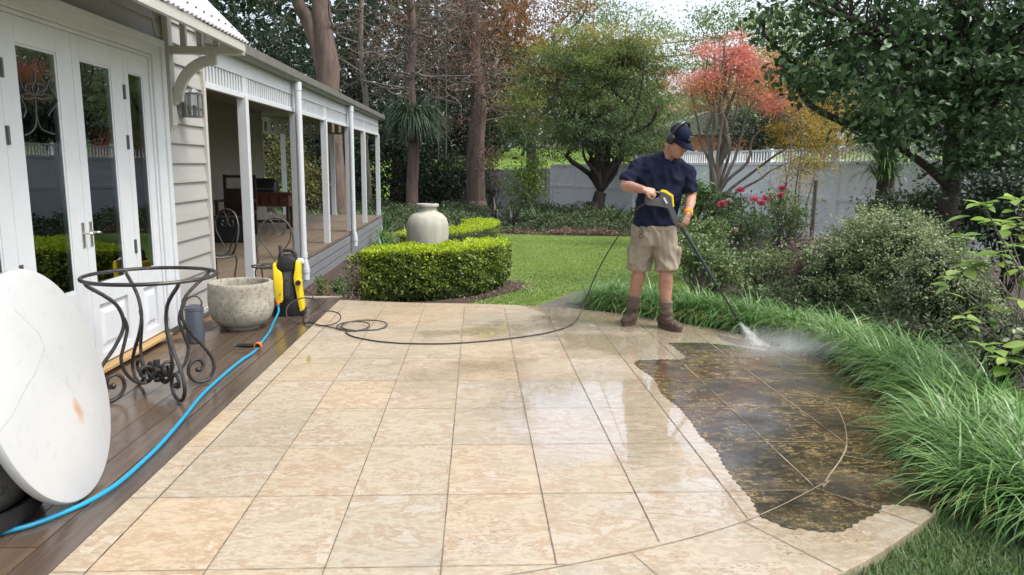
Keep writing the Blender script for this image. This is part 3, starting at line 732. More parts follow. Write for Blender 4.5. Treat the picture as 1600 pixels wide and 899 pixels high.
def bracket(Y):
    b = MB(); b.box(WX, WX+.045, Y-.045, Y+.045, 1.72, 2.93)                 # wall leg
    b.prism_y([(WX, 1.72), (WX, 1.64), (WX+.022, 1.62), (WX+.045, 1.66), (WX+.045, 1.72)], Y-.045, Y+.045)
    b.box(WX+.045, ex-.03, Y-.035, Y+.035, 2.225, 2.285)                          # arm
    arc = []
    for k in range(13):
        a = math.pi/2*k/12; arc.append((WX+.045+.36-.36*math.cos(a)*1.0, 1.86+.365*math.sin(a)))
    inn = [(x+.075*(1 if i < 9 else .6), z-.06*(0 if i < 3 else 1)) for i, (x, z) in enumerate(arc)]
    ins = [(WX+.045+.36-.285*math.cos(math.pi/2*k/12)+.0, 1.845+.30*math.sin(math.pi/2*k/12)) for k in range(13)]
    P = arc+ins[::-1]
    b.prism_y(P, Y-.022, Y+.022); b.sphere((WX+.06, Y, 1.86), (.035, .022, .04), 10, 6)
    # rafter along the sheet
    dx, dz = wx-ex, wz-ez; L = math.hypot(dx, dz); c = ((ex+wx)/2-.025, Y, (ez+wz)/2-.04)
    b.obox(c, (dx/L, 0, dz/L), (0, 1, 0), (-dz/L, 0, dx/L), L/2-.02, .03, .022)
    for xx in (WX+.15, WX+.28, WX+.41):
        zt = ez+(xx-ex)/dx*dz-.06
        b.box(xx-.022, xx+.022, Y-.02, Y+.02, 2.285, zt)
    b.build('awning_bracket', M['trim'], house, bevel=.003)
bracket(6.36); bracket(2.9)
# wall lantern
lm = MB(); lx, ly = WX+.11, 6.62
lm.box(WX-.01, WX+.02, ly-.045, ly+.045, 1.74, 1.98).tube([(WX+.02, ly, 1.95), (WX+.07, ly, 2.0), (lx, ly, 1.975)], .008, 6)
lm.box(lx-.055, lx+.055, ly-.055, ly+.055, 1.735, 1.75).box(lx-.055, lx+.055, ly-.055, ly+.055, 1.93, 1.942)
for sx in (-1, 1):
    for sy in (-1, 1): lm.box(lx+sx*.052-.006, lx+sx*.052+.006, ly+sy*.052-.006, ly+sy*.052+.006, 1.75, 1.93)
lm.loft([((lx, ly, 1.942), (1,0,0), (0,1,0), .05, .05), ((lx, ly, 1.975), (1,0,0), (0,1,0), .02, .02)], 8)
lt = lm.build('wall_lantern', simple('brushed_steel', (.30, .30, .29), .35, .05, 5, metal=.7), house)
MB().box(lx-.045, lx+.045, ly-.045, ly+.045, 1.752, 1.928).build('lantern_glass', M['glass'], lt)
MB().tube([(lx, ly, 1.752), (lx, ly, 1.84)], .015, 8).build('bulb', M['labelw'], lt)
# veranda
YP = [8.43, 10.70, 12.77, 15.05, 17.09, 19.52]
vf = MB(); rv = []; x = -2.50
while x > -5.4:
    vf.box(x-.125, x, 7.22 if x > -2.6 else 6.9, 19.75, -.05, random.uniform(-.004, 0)); rv.extend([random.random()]*6); x -= .131
me = vf.mesh('veranda_floor'); a = me.attributes.new('rnd', 'FLOAT', 'FACE'); a.data.foreach_set('value', rv); link('veranda_floor', me, M['vfloor'], house)
sk_ = MB()
for k in range(4): sk_.box(-2.53, -2.496+.006*(k == 0), 7.2, 19.78, -.055-.14*(k+1), -.072-.14*k)
sk_.box(-5.3, -2.53, 19.755, 19.78, -.6, -.005).build('veranda_skirt', M['skirt'], house, fixn=True)
MB().box(-5.3, -2.54, 7.25, 19.7, -.6, -.06).build('underfloor_shade', M['dark'], house)  # solid dark block, its colour paints the shade behind the skirt gaps
for i, Y in enumerate(YP):
    MB().box(-2.60, -2.50, Y-.05, Y+.05, .0, 2.08).build('veranda_post', M['white'], house, bevel=.006)
MB().box(-2.575, -2.525, 7.192, 19.57, 2.275, 2.47).build('fascia_board', M['white'], house, bevel=.003)
MB().box(-2.58, -2.52, 7.192, 19.57, 2.045, 2.10).build('frieze_rail', M['white'], house, bevel=.003)
ends = [7.19]+YP
for a, b in zip(ends[:-1], ends[1:]):
    f = MB(); f.box(-2.57, -2.53, a+.052 if a > 7.3 else 7.192, (a+.052 if a > 7.3 else 7.192)+.05, 2.1, 2.275); f.box(-2.57, -2.53, b-.05, b+.05, 2.1, 2.275)
    y = a+.13; n = 0
    while y < b-.09:
        f.box(-2.565, -2.535, y, y+.046, 2.102, 2.273)
        y += .088; n += 1
    f.build('frieze_panel', M['white'], house)
g = MB(); g.prism_y([(-2.52, 2.44), (-2.42, 2.44), (-2.39, 2.475), (-2.385, 2.565), (-2.405, 2.575), (-2.52, 2.575)], 7.2, 19.9); g.build('gutter', M['gutter'], house)
MB().prism_y([(-2.44, 2.59), (-5.6, 3.35), (-5.6, 3.31), (-2.44, 2.575)], 7.0, 19.95).build('veranda_roof', M['gutter'], house)
MB().box(-5.3, -2.53, 7.15, 19.6, 2.475, 2.50).build('veranda_ceiling', M['ceil'], house)
for Y in (10.62, 14.93):
    P = [(-2.44, Y-.09, 2.44), (-2.44, Y-.09, .12), (-2.44, Y-.09, .02), (-2.41, Y-.10, -.10), (-2.41, Y-.11, -.28)]
    d = MB().tube(catmull(P[:2], 2)+[Vector(p) for p in P[2:]], .048, 16).build('downpipe', M['white'], house, smooth=True)
    MB().tube([(-2.44, Y-.09, 2.33), (-2.44, Y-.09, 2.43)], .055, 16).build('pipe_collar', M['white'], d, smooth=True)
    MB().tube([(-2.44, Y-.09, .10), (-2.44, Y-.09, .03)], .054, 16).build('pipe_collar', M['white'], d, smooth=True); MB().tube([(-2.41, Y-.105, -.12), (-2.41, Y-.108, -.18)], .054, 16).build('pipe_collar', M['white'], d, smooth=True)
iw = MB(); boards(iw, -4.95, 6.9, 17.6, .0, 2.475, .2, .02); iw.box(-5.1, -4.951, 6.9, 17.6, 0, 2.475); iw.build('inner_wall', M['ceil'], house)
MB().box(-5.1, -4.92, 17.602, 17.66, 0, 2.475).build('corner_board', M['trim'], house)
MB().box(-4.95, WX-.121, 6.952, 7.0, 0, 2.475).build('cross_wall', M['ceil'], house)
# far end frieze and posts
f = MB(); f.box(-5.6, -2.62, 19.5, 19.55, 2.36, 2.47).box(-5.6, -2.62, 19.5, 19.55, 2.06, 2.11)
x = -5.5
while x < -2.7: f.box(x, x+.10, 19.51, 19.54, 2.11, 2.36); x += .17
f.build('end_frieze', M['ceil'], house)
for x in (-4.95, -3.7): MB().box(x-.05, x+.05, 19.48, 19.58, 0, 2.06).build('veranda_post', M['white'], house)

# garden beds and paving beyond the patio
sheet('garden_bed', [(-2.49, 8.1), (-1.46, 8.1), (-1.46, 7.93), (-.70, 7.76), (-.2, 7.72), (.55, 8.9), (.62, 9.6), (.45, 10.2), (-.2, 10.3), (.1, 11.5), (.5, 13.2), (.6, 15.5), (.2, 17.5), (-.6, 20.2), (-2.49, 20.2)], M['soil'], .012)
sheet('far_bed', [(-14, 20.0), (-2.0, 20.3), (.3, 20.6), (2.8, 20.3), (4.6, 20.2), (5.2, 17.5), (4.6, 14.5), (4.0, 12.2), (3.2, 10.8), (3.1, 9.4), (2.6, 8.6), (1.95, 7.95), (1.5, 7.72), (1.36, 7.22), (1.92, 6.74), (2.33, 6.17), (2.61, 5.5), (2.71, 4.8), (2.61, 4.05), (2.33, 3.35), (2.0, 2.88), (2.2, 2.62), (3.2, 2.4), (9, 2.2), (16, 9), (15, 30), (4, 44), (-14, 44)], M['soil'], .014, .6)
fp = empty('stone_path', kind='structure')
for i, q in enumerate([[(.62, 7.56), (1.05, 7.36), (1.32, 7.62), (.82, 7.95)], [(1.07, 7.35), (1.27, 7.25), (1.5, 7.55), (1.34, 7.62)], [(.84, 7.97), (1.33, 7.65), (1.62, 8.15), (1.15, 8.6)], [(1.17, 8.63), (1.65, 8.18), (2.1, 8.9), (1.7, 9.35)], [(1.35, 7.63), (1.52, 7.57), (2.0, 8.3), (1.67, 8.12)]]):
    MB().prism(q, -.13, -.012-.006*i if i != 1 else -.015).build('flagstone', M['flag'], fp, bevel=.006)

# ================================================================= THINGS ON THE DECK
# marble tabletop leaning on a pot
yw, ln = R(6.7), R(13.07)
nv = Vector((math.cos(yw)*math.cos(ln), math.sin(yw)*math.cos(ln), math.sin(ln))); uv = Vector((-math.sin(yw), math.cos(yw), 0)); vv = nv.cross(uv)
m_, t_, b_n, colr, mpn, wn = marblemat()
mt = MB(); r = .4935; prof = [(.0, -.0), (r-.012, 0), (r-.004, -.003), (r, -.012), (r, -.030), (r-.004, -.038), (r-.012, -.041), (0, -.041)]
mt.lathe([(a, z) for a, z in prof], n=96, cap=False)
me_o = mt.build('marble_tabletop', m_, smooth=True, merge=True)
me_o.matrix_world = Matrix.Translation(Vector((-1.745, 3.05, .4905))) @ Matrix((uv, vv, nv)).transposed().to_4x4()
# rust stain centre from its pixel
P = CAMP.copy(); d = ray(122, 640); k = (Vector((-1.745, 3.05, .4905))-P).dot(nv)/d.dot(nv); hit = me_o.matrix_world.inverted() @ (P+d*k)
mpn.inputs['Location'].default_value = (-hit.x, -hit.y, 0); 
mp2 = t_.nodes.new('ShaderNodeMapping'); mp2.inputs['Scale'].default_value = (19, 11, 1); mp2.vector_type = 'POINT'; t_.links.new(mpn.outputs[0], mp2.inputs[0])
ad = N(t_, 'ShaderNodeVectorMath', _operation='MULTIPLY_ADD'); t_.links.new(wn.outputs['Color'], ad.inputs[0]); ad.inputs[1].default_value = (1.3, 1.3, 0); t_.links.new(mp2.outputs[0], ad.inputs[2])
sub = N(t_, 'ShaderNodeVectorMath', _operation='SUBTRACT'); t_.links.new(ad.outputs[0], sub.inputs[0]); sub.inputs[1].default_value = (.65, .65, 0)
ml = N(t_, 'ShaderNodeVectorMath', _operation='MULTIPLY'); t_.links.new(sub.outputs[0], ml.inputs[0]); ml.inputs[1].default_value = (1, 1, 0)
ln_ = N(t_, 'ShaderNodeVectorMath', _operation='LENGTH'); t_.links.new(ml.outputs[0], ln_.inputs[0])
st = ramp(t_, ln_.outputs['Value'], [(0, (.9, .9, .9)), (.4, (.6, .6, .6)), (.9, (0, 0, 0))])
t_.links.new(mix(t_, st, colr, (.42, .21, .08)), b_n.inputs['Base Color']); b_n.inputs['Roughness'].default_value = .28
mv = MB()
for pts_, w_ in (([(-10, 690), (10, 662), (28, 633), (42, 604), (55, 583), (64, 560), (72, 539)], .0042), ([(60, 520), (83, 580), (100, 596), (119, 614), (140, 650), (161, 689)], .0016), ([(20, 480), (38, 500), (60, 520)], .0014)):
    Q = []
    for (x, y) in pts_:
        d = ray(x, y); k = (Vector((-1.745, 3.05, .4905))-CAMP).dot(nv)/d.dot(nv); Q.append(me_o.matrix_world.inverted() @ (CAMP+d*k))
    Q = [Vector((q.x+random.gauss(0, .002), q.y+random.gauss(0, .002), .0004)) for q in catmull(Q, 6)]; Q = [q for q in Q if q.length < .485]
    for i in range(len(Q)-1):
        t_v = (Q[i+1]-Q[i]).normalized(); nn_v = Vector((-t_v.y, t_v.x, 0)); wa = w_*random.uniform(.4, 1.1); mv.add([Q[i]-nn_v*wa, Q[i+1]-nn_v*wa, Q[i+1]+nn_v*wa, Q[i]+nn_v*wa], [(0, 1, 2, 3)])
mv.build('grey_vein', simple('grey_vein', (.33, .36, .39), .3, .2, 40, c2=(.43, .45, .46)), me_o)
tag(me_o, 'round white marble tabletop with a rust stain standing on edge on the deck', 'tabletop')

pp = MB(); pp.lathe([(.17, .04), (.25, .06), (.29, .14), (.30, .30), (.28, .45), (.285, .50), (.25, .50), (.245, .42), (.2, .38)], (-2.07, 2.86, 0), 40)
tag(pp.build('planter_pot', M['pot2'], smooth=True), 'dark stone pot behind the leaning marble tabletop', 'pot')
ts_ = MB().lathe([(.0, .0), (.29, .0), (.335, .03), (.34, .10), (.325, .10), (.31, .04), (.0, .035)], (-2.07, 2.80, 0), 40, cap=False).build('pot_shade_form', M['black'], smooth=True); tag(ts_, 'wide black form added for the deep shade under the dark pot behind the marble tabletop', 'added shade form')  # added black dish shape standing in for the dark shade round the pot

# wrought iron table base
tb = empty('table_base', (-1.965, 4.52, 0), 'wrought iron scrolled table base without its top standing on the deck', 'table base')
ring = [(.372*math.cos(a), .372*math.sin(a), .735) for a in np.linspace(0, 2*math.pi, 64, endpoint=False)]
MB().tube(ring, .0115, 8, closed=True).build('top_ring', M['iron'], tb, smooth=True)
for i in range(4):
    a = R(-44+90*i); c, s = math.cos(a), math.sin(a)
    def pr(q, off=0.): return [(r_*c-off*s, r_*s+off*c, z_) for r_, z_ in q]
    l = MB()
    outer = [(.365, .73), (.35, .705), (.27, .645), (.205, .58), (.175, .50), (.18, .43), (.235, .33), (.305, .24), (.352, .16), (.365, .095), (.335, .035), (.28, .014), (.225, .035), (.195, .085), (.205, .14), (.24, .168), (.278, .155), (.292, .12), (.275, .095), (.255, .098)]
    l.tube(catmull(pr(outer), 6), .0115, 8); l.sphere(pr([(.258, .10)])[0], .019, 8, 6)
    inner = [(.172, .50), (.158, .43), (.185, .33), (.205, .25), (.18, .16), (.12, .095), (.06, .085), (.03, .12), (.035, .165), (.07, .185), (.10, .165), (.095, .13), (.07, .125)]
    l.tube(catmull(pr(inner, .006), 6), .0105, 8)
    l.build('leg', M['iron'], tb, smooth=True)
h = MB(); h.tube([(0, 0, .075), (0, 0, .215)], .02, 12)
for i in range(4):
    a = R(45*i*2+0); h.tube([(.05*math.cos(a+t)+.03*math.cos(a), .05*math.sin(a+t)*.6+.03*math.sin(a), .13+.035*math.sin(2*t)) for t in np.linspace(0, 6.0, 20)], .013, 7)
h.build('centre_knot', M['iron'], tb, smooth=True)

# flask
fl = MB(); fx, fy = -2.245, 5.9
fl.lathe([(.062, 0), (.07, .006), (.071, .25), (.066, .268), (.07, .272), (.07, .286), (.052, .298), (.03, .305), (.0, .306)], (fx, fy, 0), 32, cap=False)
fk = fl.build('drink_flask', M['flask'], smooth=True); tag(fk, 'slate grey insulated drink flask with a carry loop beside the table base', 'flask')
MB().tube(catmull([(fx+.05, fy, .27), (fx+.062, fy, .33), (fx+.02, fy, .375), (fx-.04, fy, .36), (fx-.07, fy, .31), (fx-.065, fy, .28)], 6), .008, 8).build('carry_loop', M['grey_pl'], fk, smooth=True)
MB().lathe([(.0725, .262), (.0745, .268), (.0725, .275)], (fx, fy, 0), 32, cap=False).build('neck_band', M['grey_pl'], fk, smooth=True)

# concrete pot
cp = MB(); cx_, cy_ = -2.045, 6.45
cp.lathe([(.125, .0), (.135, .03), (.20, .05), (.245, .10), (.268, .17), (.274, .27), (.268, .36), (.27, .398), (.262, .412), (.238, .412), (.232, .40), (.232, .34), (.2, .32), (.0, .32)], (cx_, cy_, 0), 56, cap=False)
cpo = cp.build('planter_pot', M['pot'], smooth=True); tag(cpo, 'round weathered concrete pot beside the pressure washer', 'pot')
MB().lathe([(.0, .325), (.228, .325), (.228, .335), (0, .337)], (cx_, cy_, 0), 32, cap=False).build('potting_soil', M['soil'], cpo)

# pressure washer
pw = empty('pressure_washer', (-1.80, 7.10, 0), 'upright yellow and black pressure washer at the end of the deck', 'pressure washer', rz=R(8))
b = MB(); b.loft([((0, 0, .02), (1,0,0), (0,1,0), .10, .13), ((0, 0, .06), (1,0,0), (0,1,0), .115, .14), ((0, .0, .30), (1,0,0), (0,1,0), .10, .125), ((0, .01, .46), (1,0,0), (0,1,0), .092, .11), ((0, .02, .53), (1,0,0), (0,1,0), .075, .09), ((0, .03, .56), (1,0,0), (0,1,0), .055, .06)], 28, 3)
b.build('body', M['black'], pw, smooth=True)
f = MB(); f.box(-.028, .028, -.146, -.11, .17, .42).box(-.02, .02, -.156, -.145, .19, .33); f.build('front_grille', simple('grey_grille', (.05, .05, .055), .3, .1, 30), pw, bevel=.006)
MB().box(-.02, .02, -.152, -.1465, .355, .40).build('badge', M['grey_pl'], pw)
for oz in ([(-.122, .50), (-.098, .515), (-.085, .455), (-.042, .42), (-.030, .36), (-.036, .16), (-.055, .13), (-.105, .14), (-.118, .30)],
           [(.088, .53), (.118, .525), (.126, .50), (.122, .39), (.128, .25), (.150, .06), (.112, .04), (.092, .16), (.070, .30), (.062, .37), (.078, .45)]):
    MB().prism_y(oz, -.150, .08).build('side_panel', M['yellow'], pw, bevel=.012, smooth=True)
MB().prism_y([(-.125, 0), (.155, 0), (.15, .05), (.10, .16), (-.10, .15), (-.13, .06)], -.13, .12).build('base', M['black'], pw, bevel=.012, smooth=True)
MB().prism_y([(-.075, .44), (.07, .44), (.065, .53), (.03, .575), (-.05, .57), (-.085, .50)], -.135, .09).build('top_housing', M['black'], pw, bevel=.014, smooth=True)
k_ = MB(); k_.lathe([(.036, 0), (.036, .03), (.030, .036)], (.108, -.18, .325), 24, 'y'); o = k_.build('dial_surround', M['yellow'], pw, smooth=True)
MB().lathe([(.024, -.012), (.026, .01)], (.108, -.185, .325), 20, 'y').box(.104, .112, -.222, -.208, .305, .345).build('dial', M['black'], pw, smooth=True)
MB().tube(catmull([(-.075, .03, .50), (-.07, .04, .57), (-.04, .045, .605), (.04, .045, .605), (.07, .04, .57), (.075, .03, .50)], 6), .016, 8).build('carry_handle', M['black'], pw, smooth=True)
MB().tube([(-.03, -.07, .42), (-.055, -.05, .665)], .019, 12).build('lance_tube', simple('brown_grey_tube', (.045, .035, .035), .4, .1, 9), pw, smooth=True)
MB().tube([(.11, -.02, .505), (.15, -.03, .50)], .014, 8).sphere((.12, -.02, .52), (.035, .03, .022)).build('hose_guide', M['labelw'], pw, smooth=True)
for s_ in (-1, 1):
    wq = MB().lathe([(.0, -.018), (.05, -.02), (.062, -.012), (.062, .012), (.05, .02), (0, .018)], (s_*.115, .09, .063), 24, 'x', cap=False).build('wheel', M['black'], pw, smooth=True)
    MB().lathe([(.0, 0), (.03, 0), (.028, .006), (0, .006)], (s_*.115+s_*.018, .09, .063), 16, 'x', cap=False).build('hubcap', M['yellow'], wq)
MB().tube([(-.085, -.13, .135), (-.085, -.175, .12)], .017, 12).build('water_inlet', M['orange'], pw, smooth=True)

# blue garden hose
P = [at(431, 492, .10)+Vector((0, 0, 0)), at(427, 505, .012), at(420, 520, .012), at(408, 536, .012), at(398, 549, .012), at(375, 565, .012), at(345, 590, .012), at(315, 618, .012), at(285, 655, .012), at(255, 690, .012), at(230, 715, .012), at(185, 755, .012), at(140, 783, .012), at(100, 801, .012), at(50, 820, .012), at(0, 833, .012), at(-90, 855, .012), at(-220, 890, .012)]
P = [pw.matrix_basis @ Vector((-.085, -.175, .12)), pw.matrix_basis @ Vector((-.075, -.21, .07))]+[Vector(p) for p in P[1:]]
P[0] = Vector((-1.80, 7.10, 0))+Matrix.Rotation(R(8), 3, 'Z') @ Vector((-.085, -.172, .12)); P[1] = Vector((-1.80, 7.10, 0))+Matrix.Rotation(R(8), 3, 'Z') @ Vector((-.075, -.215, .06))
tag(MB().tube(catmull(P, 10), .0105, 10).build('garden_hose', M['blue'], smooth=True), 'bright blue garden hose running along the wet deck', 'hose')
# nozzle lying on it
q = at(404, 540, .03); nz = empty('hose_nozzle', q, 'black hose nozzle with an orange collar lying across the blue hose', 'nozzle')
xd = Vector((-1, -.05, -.0)).normalized()
MB().tube([xd*.01, xd*.05, xd*.12, xd*.165], [.014, .018, .018, .010], 14).build('grip', M['black'], nz, smooth=True)
MB().tube([xd*.165, xd*.19], .007, 8).build('tip', M['grey_pl'], nz, smooth=True)
MB().lathe([(.019, -.03), (.027, -.03), (.029, .0), (.027, .01), (.019, .01)], (0, 0, 0), 24, 'y', cap=False).build('collar', M['orange'], nz, smooth=True)
MB().lathe([(.0, -.004), (.019, -.004), (.019, .0), (0, 0)], (0, 0, 0), 20, 'y', cap=False).build('inlet', M['black'], nz)

# high pressure hose: coils beside the washer, over the paving, up to the gun
HP = [Vector((-1.80, 7.10, 0))+Matrix.Rotation(R(8), 3, 'Z') @ Vector((-.06, -.165, .22)), at(440, 468, .14), at(452, 479, .06)]
def loop(px, py_low, rx, rz, ry, a0, a1, n=14, z0=.008):
    c = at(px, py_low, z0); out = []
    for i in range(n):
        a = a0+(a1-a0)*i/(n-1); out.append(c+Vector((rx*math.sin(a), ry*(1-math.cos(a)), rz*(1-math.cos(a)))))
    return out
HP += loop(469, 484, .105, .075, .10, -1.2, 6.6, 16)
HP += loop(470, 505, .155, .095, .12, .2+0, 6.4, 16)
HP += loop(505, 509, .135, .045, .11, -1.0, 5.6, 14)
HP += loop(548, 517, .14, .012, .14, 0, 6.6, 14)
HP += loop(564, 517, .20, .006, .20, .6, 6.0, 14)
HP += [at(x, y, .008) for x, y in [(540, 519), (552, 526), (575, 531), (600, 534.5), (640, 537), (700, 537), (760, 533), (820, 526), (860, 519), (890, 509), (903, 497)]]
GUNB = ay(1008, 318, 6.12)
HP += [ay(915, 470, 7.0), ay(930, 432, 6.85), ay(950, 394, 6.65), ay(972, 360, 6.42), ay(992, 330, 6.2), GUNB]
tag(MB().tube(catmull(HP, 6), .0058, 7).build('pressure_hose', M['hose'], smooth=True), 'thin black high pressure hose coiled by the washer and crossing the pale paving', 'hose')

# wrought iron chairs
def chair(loc, rz, label):
    c = empty('iron_chair', loc, label, 'chair', 'wrought iron garden chairs', rz=rz)
    s = MB(); R_ = .20; s.tube([(R_*math.cos(a), R_*math.sin(a), .44) for a in np.linspace(0, 2*math.pi, 40, endpoint=False)], .009, 7, closed=True)
    s.tube([(.12*math.cos(a), .12*math.sin(a), .443) for a in np.linspace(0, 2*math.pi, 28, endpoint=False)], .005, 6, closed=True)
    for k in range(8):
        a = 2*math.pi*k/8; a2 = a+.75
        s.tube(catmull([(.2*math.cos(a), .2*math.sin(a), .442), (.15*math.cos(a+.3), .15*math.sin(a+.3), .446), (.08*math.cos(a2), .08*math.sin(a2), .446), (.02*math.cos(a2), .02*math.sin(a2), .444)], 4), .0045, 5)
        s.tube(catmull([(.2*math.cos(a), .2*math.sin(a), .442), (.15*math.cos(a-.3), .15*math.sin(a-.3), .446), (.12*math.cos(a-.5), .12*math.sin(a-.5), .446)], 4), .0045, 5)
    s.build('seat', M['rustiron'], c, smooth=True)
    for k in range(4):
        a = math.pi/4+math.pi/2*k
        MB().tube(catmull([(.185*math.cos(a), .185*math.sin(a), .435), (.20*math.cos(a), .20*math.sin(a), .38), (.175*math.cos(a), .175*math.sin(a), .2), (.22*math.cos(a), .22*math.sin(a), .008)], 5), .0085, 7).build('leg', M['rustiron'], c, smooth=True)
    b = MB()
    b.tube(catmull([(-.165, .11, .43), (-.175, .13, .55), (-.175, .15, .70), (-.13, .17, .83), (-.05, .18, .89), (.05, .18, .89), (.13, .17, .83), (.175, .15, .70), (.165, .12, .55), (.06, .17, .44)], 8), .0095, 8)
    b.tube(catmull([(-.15, .165, .78), (-.14, .16, .68), (-.08, .16, .58), (0, .17, .445)], 6), .006, 6); b.tube(catmull([(.15, .165, .78), (.14, .16, .68), (.08, .16, .58), (0, .17, .445)], 6), .006, 6)
    for s_ in (-1, 1):
        b.tube(catmull([(s_*.06, .178, .885), (s_*.02, .178, .84), (s_*.008, .178, .79), (s_*.02, .178, .74), (s_*.06, .178, .725), (s_*.085, .178, .755), (s_*.07, .178, .785), (s_*.05, .178, .77)], 6), .0055, 6)
    b.build('backrest', M['rustiron'], c, smooth=True); return c
ch = chair((-1.99, 7.30, 0), R(4), 'rusty wrought iron chair with a heart scroll back standing behind the concrete pot')
c2 = ch.copy(); COL.objects.link(c2); c2.location = (-2.62, 7.52, .07); c2.rotation_euler = (0, 0, R(-28)); c2['label'] = 'rusty wrought iron chair partly hidden by the house corner on the veranda'
for k in list(ch.children): d = k.copy(); COL.objects.link(d); d.parent = c2

# veranda furniture (dark, against the inner wall)
vz = lambda Y: .0104*Y
t = empty('console_table', (-4.28, 15.6, vz(15.6)), 'reddish timber console table with carved panels against the veranda wall', 'table')
MB().box(-.5, .5, -.2, .2, .70, .74).box(-.44, .44, -.17, .17, .45, .70).build('cabinet', M['redwood'], t, bevel=.008)
for k in range(4): MB().box(-.36+.19*k, -.30+.19*k, -.178, -.171, .50, .65).build('carved_panel', M['darkwood'], t)
for sx in (-.4, .4):
    for sy in (-.14, .14): MB().box(sx-.025, sx+.025, sy-.025, sy+.025, 0, .45).build('leg', M['darkwood'], t)
MB().tube([(-.42, -.14, .14), (.42, -.14, .14)], .018, 8).tube([(-.42, .14, .14), (.42, .14, .14)], .018, 8).build('stretcher', M['darkwood'], t)
MB().tube(catmull([(.48, 0, .70), (.56, 0, .78), (.60, 0, .90), (.54, 0, .93)], 5), .03, 8).build('scroll_end', M['darkwood'], t, smooth=True)
rd = empty('radio_box', (-4.35, 15.6, vz(15.6)+.742), 'black box with a rounded lid on top of the console table', 'box')
MB().loft([((0, 0, 0), (1,0,0), (0,1,0), .26, .13), ((0, 0, .2), (1,0,0), (0,1,0), .26, .13), ((0, 0, .28), (1,0,0), (0,1,0), .18, .09)], 20, 5).build('case', M['black'], rd, smooth=True)
MB().box(-.2, .2, -.142, -.135, .05, .09).build('front_slot', M['grey_pl'], rd)
ck = empty('armchair', (-4.45, 14.0, vz(14)), 'dark timber armchair with a square framed back against the veranda wall', 'chair')
MB().box(-.3, .3, -.28, .28, .38, .46).build('seat', M['darkwood'], ck, bevel=.02)
MB().box(-.3, -.25, .24, .29, .46, 1.12).box(.25, .3, .24, .29, .46, 1.12).box(-.25, .25, .245, .285, 1.06, 1.11).box(-.25, .25, .25, .28, .46, .86).build('backrest', M['darkwood'], ck)
for sx in (-.27, .27):
    MB().box(sx-.03, sx+.03, -.3, .24, .62, .66).box(sx-.025, sx+.025, -.28, -.23, .46, .62).build('armrest', M['darkwood'], ck)
    for sy in (-.25, .25): MB().box(sx-.025, sx+.025, sy-.025, sy+.025, 0, .38).build('leg', M['darkwood'], ck)
bx = empty('storage_chest', (-4.25, 12.95, vz(12.95)), 'low black fabric chest on the veranda floor', 'chest')
MB().box(-.33, .33, -.25, .25, 0, .36).build('body', M['dblack'], bx, bevel=.03)
MB().box(-.35, .35, -.27, .27, .362, .42).build('lid', M['dblack'], bx, bevel=.02)
wo = MB(); wo.loft([((-4.90, 13.6, 1.15), (0,1,0), (1,0,0), .05, .02), ((-4.90, 13.6, 1.35), (0,1,0), (1,0,0), .17, .03), ((-4.90, 13.6, 1.7), (0,1,0), (1,0,0), .24, .035), ((-4.90, 13.6, 1.95), (0,1,0), (1,0,0), .22, .03), ((-4.90, 13.6, 2.08), (0,1,0), (1,0,0), .08, .02)], 14)
w_o = wo.build('wall_carving', M['darkwood'], smooth=True); tag(w_o, 'tall dark oval carving hanging on the veranda inner wall', 'carving')
MB().loft([((-4.87, 13.6, 1.42), (0,1,0), (1,0,0), .04, .02), ((-4.865, 13.6, 1.7), (0,1,0), (1,0,0), .12, .022), ((-4.87, 13.6, 1.92), (0,1,0), (1,0,0), .06, .02)], 12).build('inset_face', M['grey_pl'], w_o, smooth=True)

# urn
un = MB(); ux, uy = -.735, 11.2; uz = tz(ux, uy)
un.lathe([(.16, 0), (.20, .03), (.26, .25), (.305, .50), (.318, .68), (.315, .80), (.285, .90), (.22, .965), (.155, .995), (.135, 1.02), (.135, 1.06), (.165, 1.075), (.172, 1.095), (.165, 1.115), (.12, 1.118), (.105, 1.09), (.105, 1.0), (0, .98)], (ux, uy, uz), 48, cap=False)
tag(un.build('garden_urn', M['urn'], smooth=True), 'large pale stoneware urn behind the front box hedge', 'urn')

# ================================================================= FENCES, WIRES, SMALL BACKGROUND THINGS
def FXY(s): return Vector((3.35+.35*s*16/5.6*1.0, 34-s*16, 0))   # s=0 far left end, 1 near the corner post
FA, FB = Vector((3.42, 34, 0)), Vector((8.95, 18.2, 0)); fd = (FB-FA); FL = fd.length; fdn = fd/FL; fnn = Vector((-fdn.y, fdn.x, 0))
if fnn.y > 0: fnn = -fnn
fence = empty('panel_fence', FA, 'white panelled garden fence with a slatted top band behind the lawn', 'fence')
def fl_(s, o, z): p = fdn*s+fnn*o; return Vector((p.x, p.y, z))
fh = MB(); nP = 7; L_tot = FL+4.6
def fbox(s0, s1, o0, o1, z0, z1, mb):
    c = fl_((s0+s1)/2, (o0+o1)/2, (z0+z1)/2); mb.obox(c, fdn, fnn, (0, 0, 1), (s1-s0)/2, (o1-o0)/2, (z1-z0)/2)
pw_ = FL/nP; zt = lambda s: 1.66
s = 0; i = 0
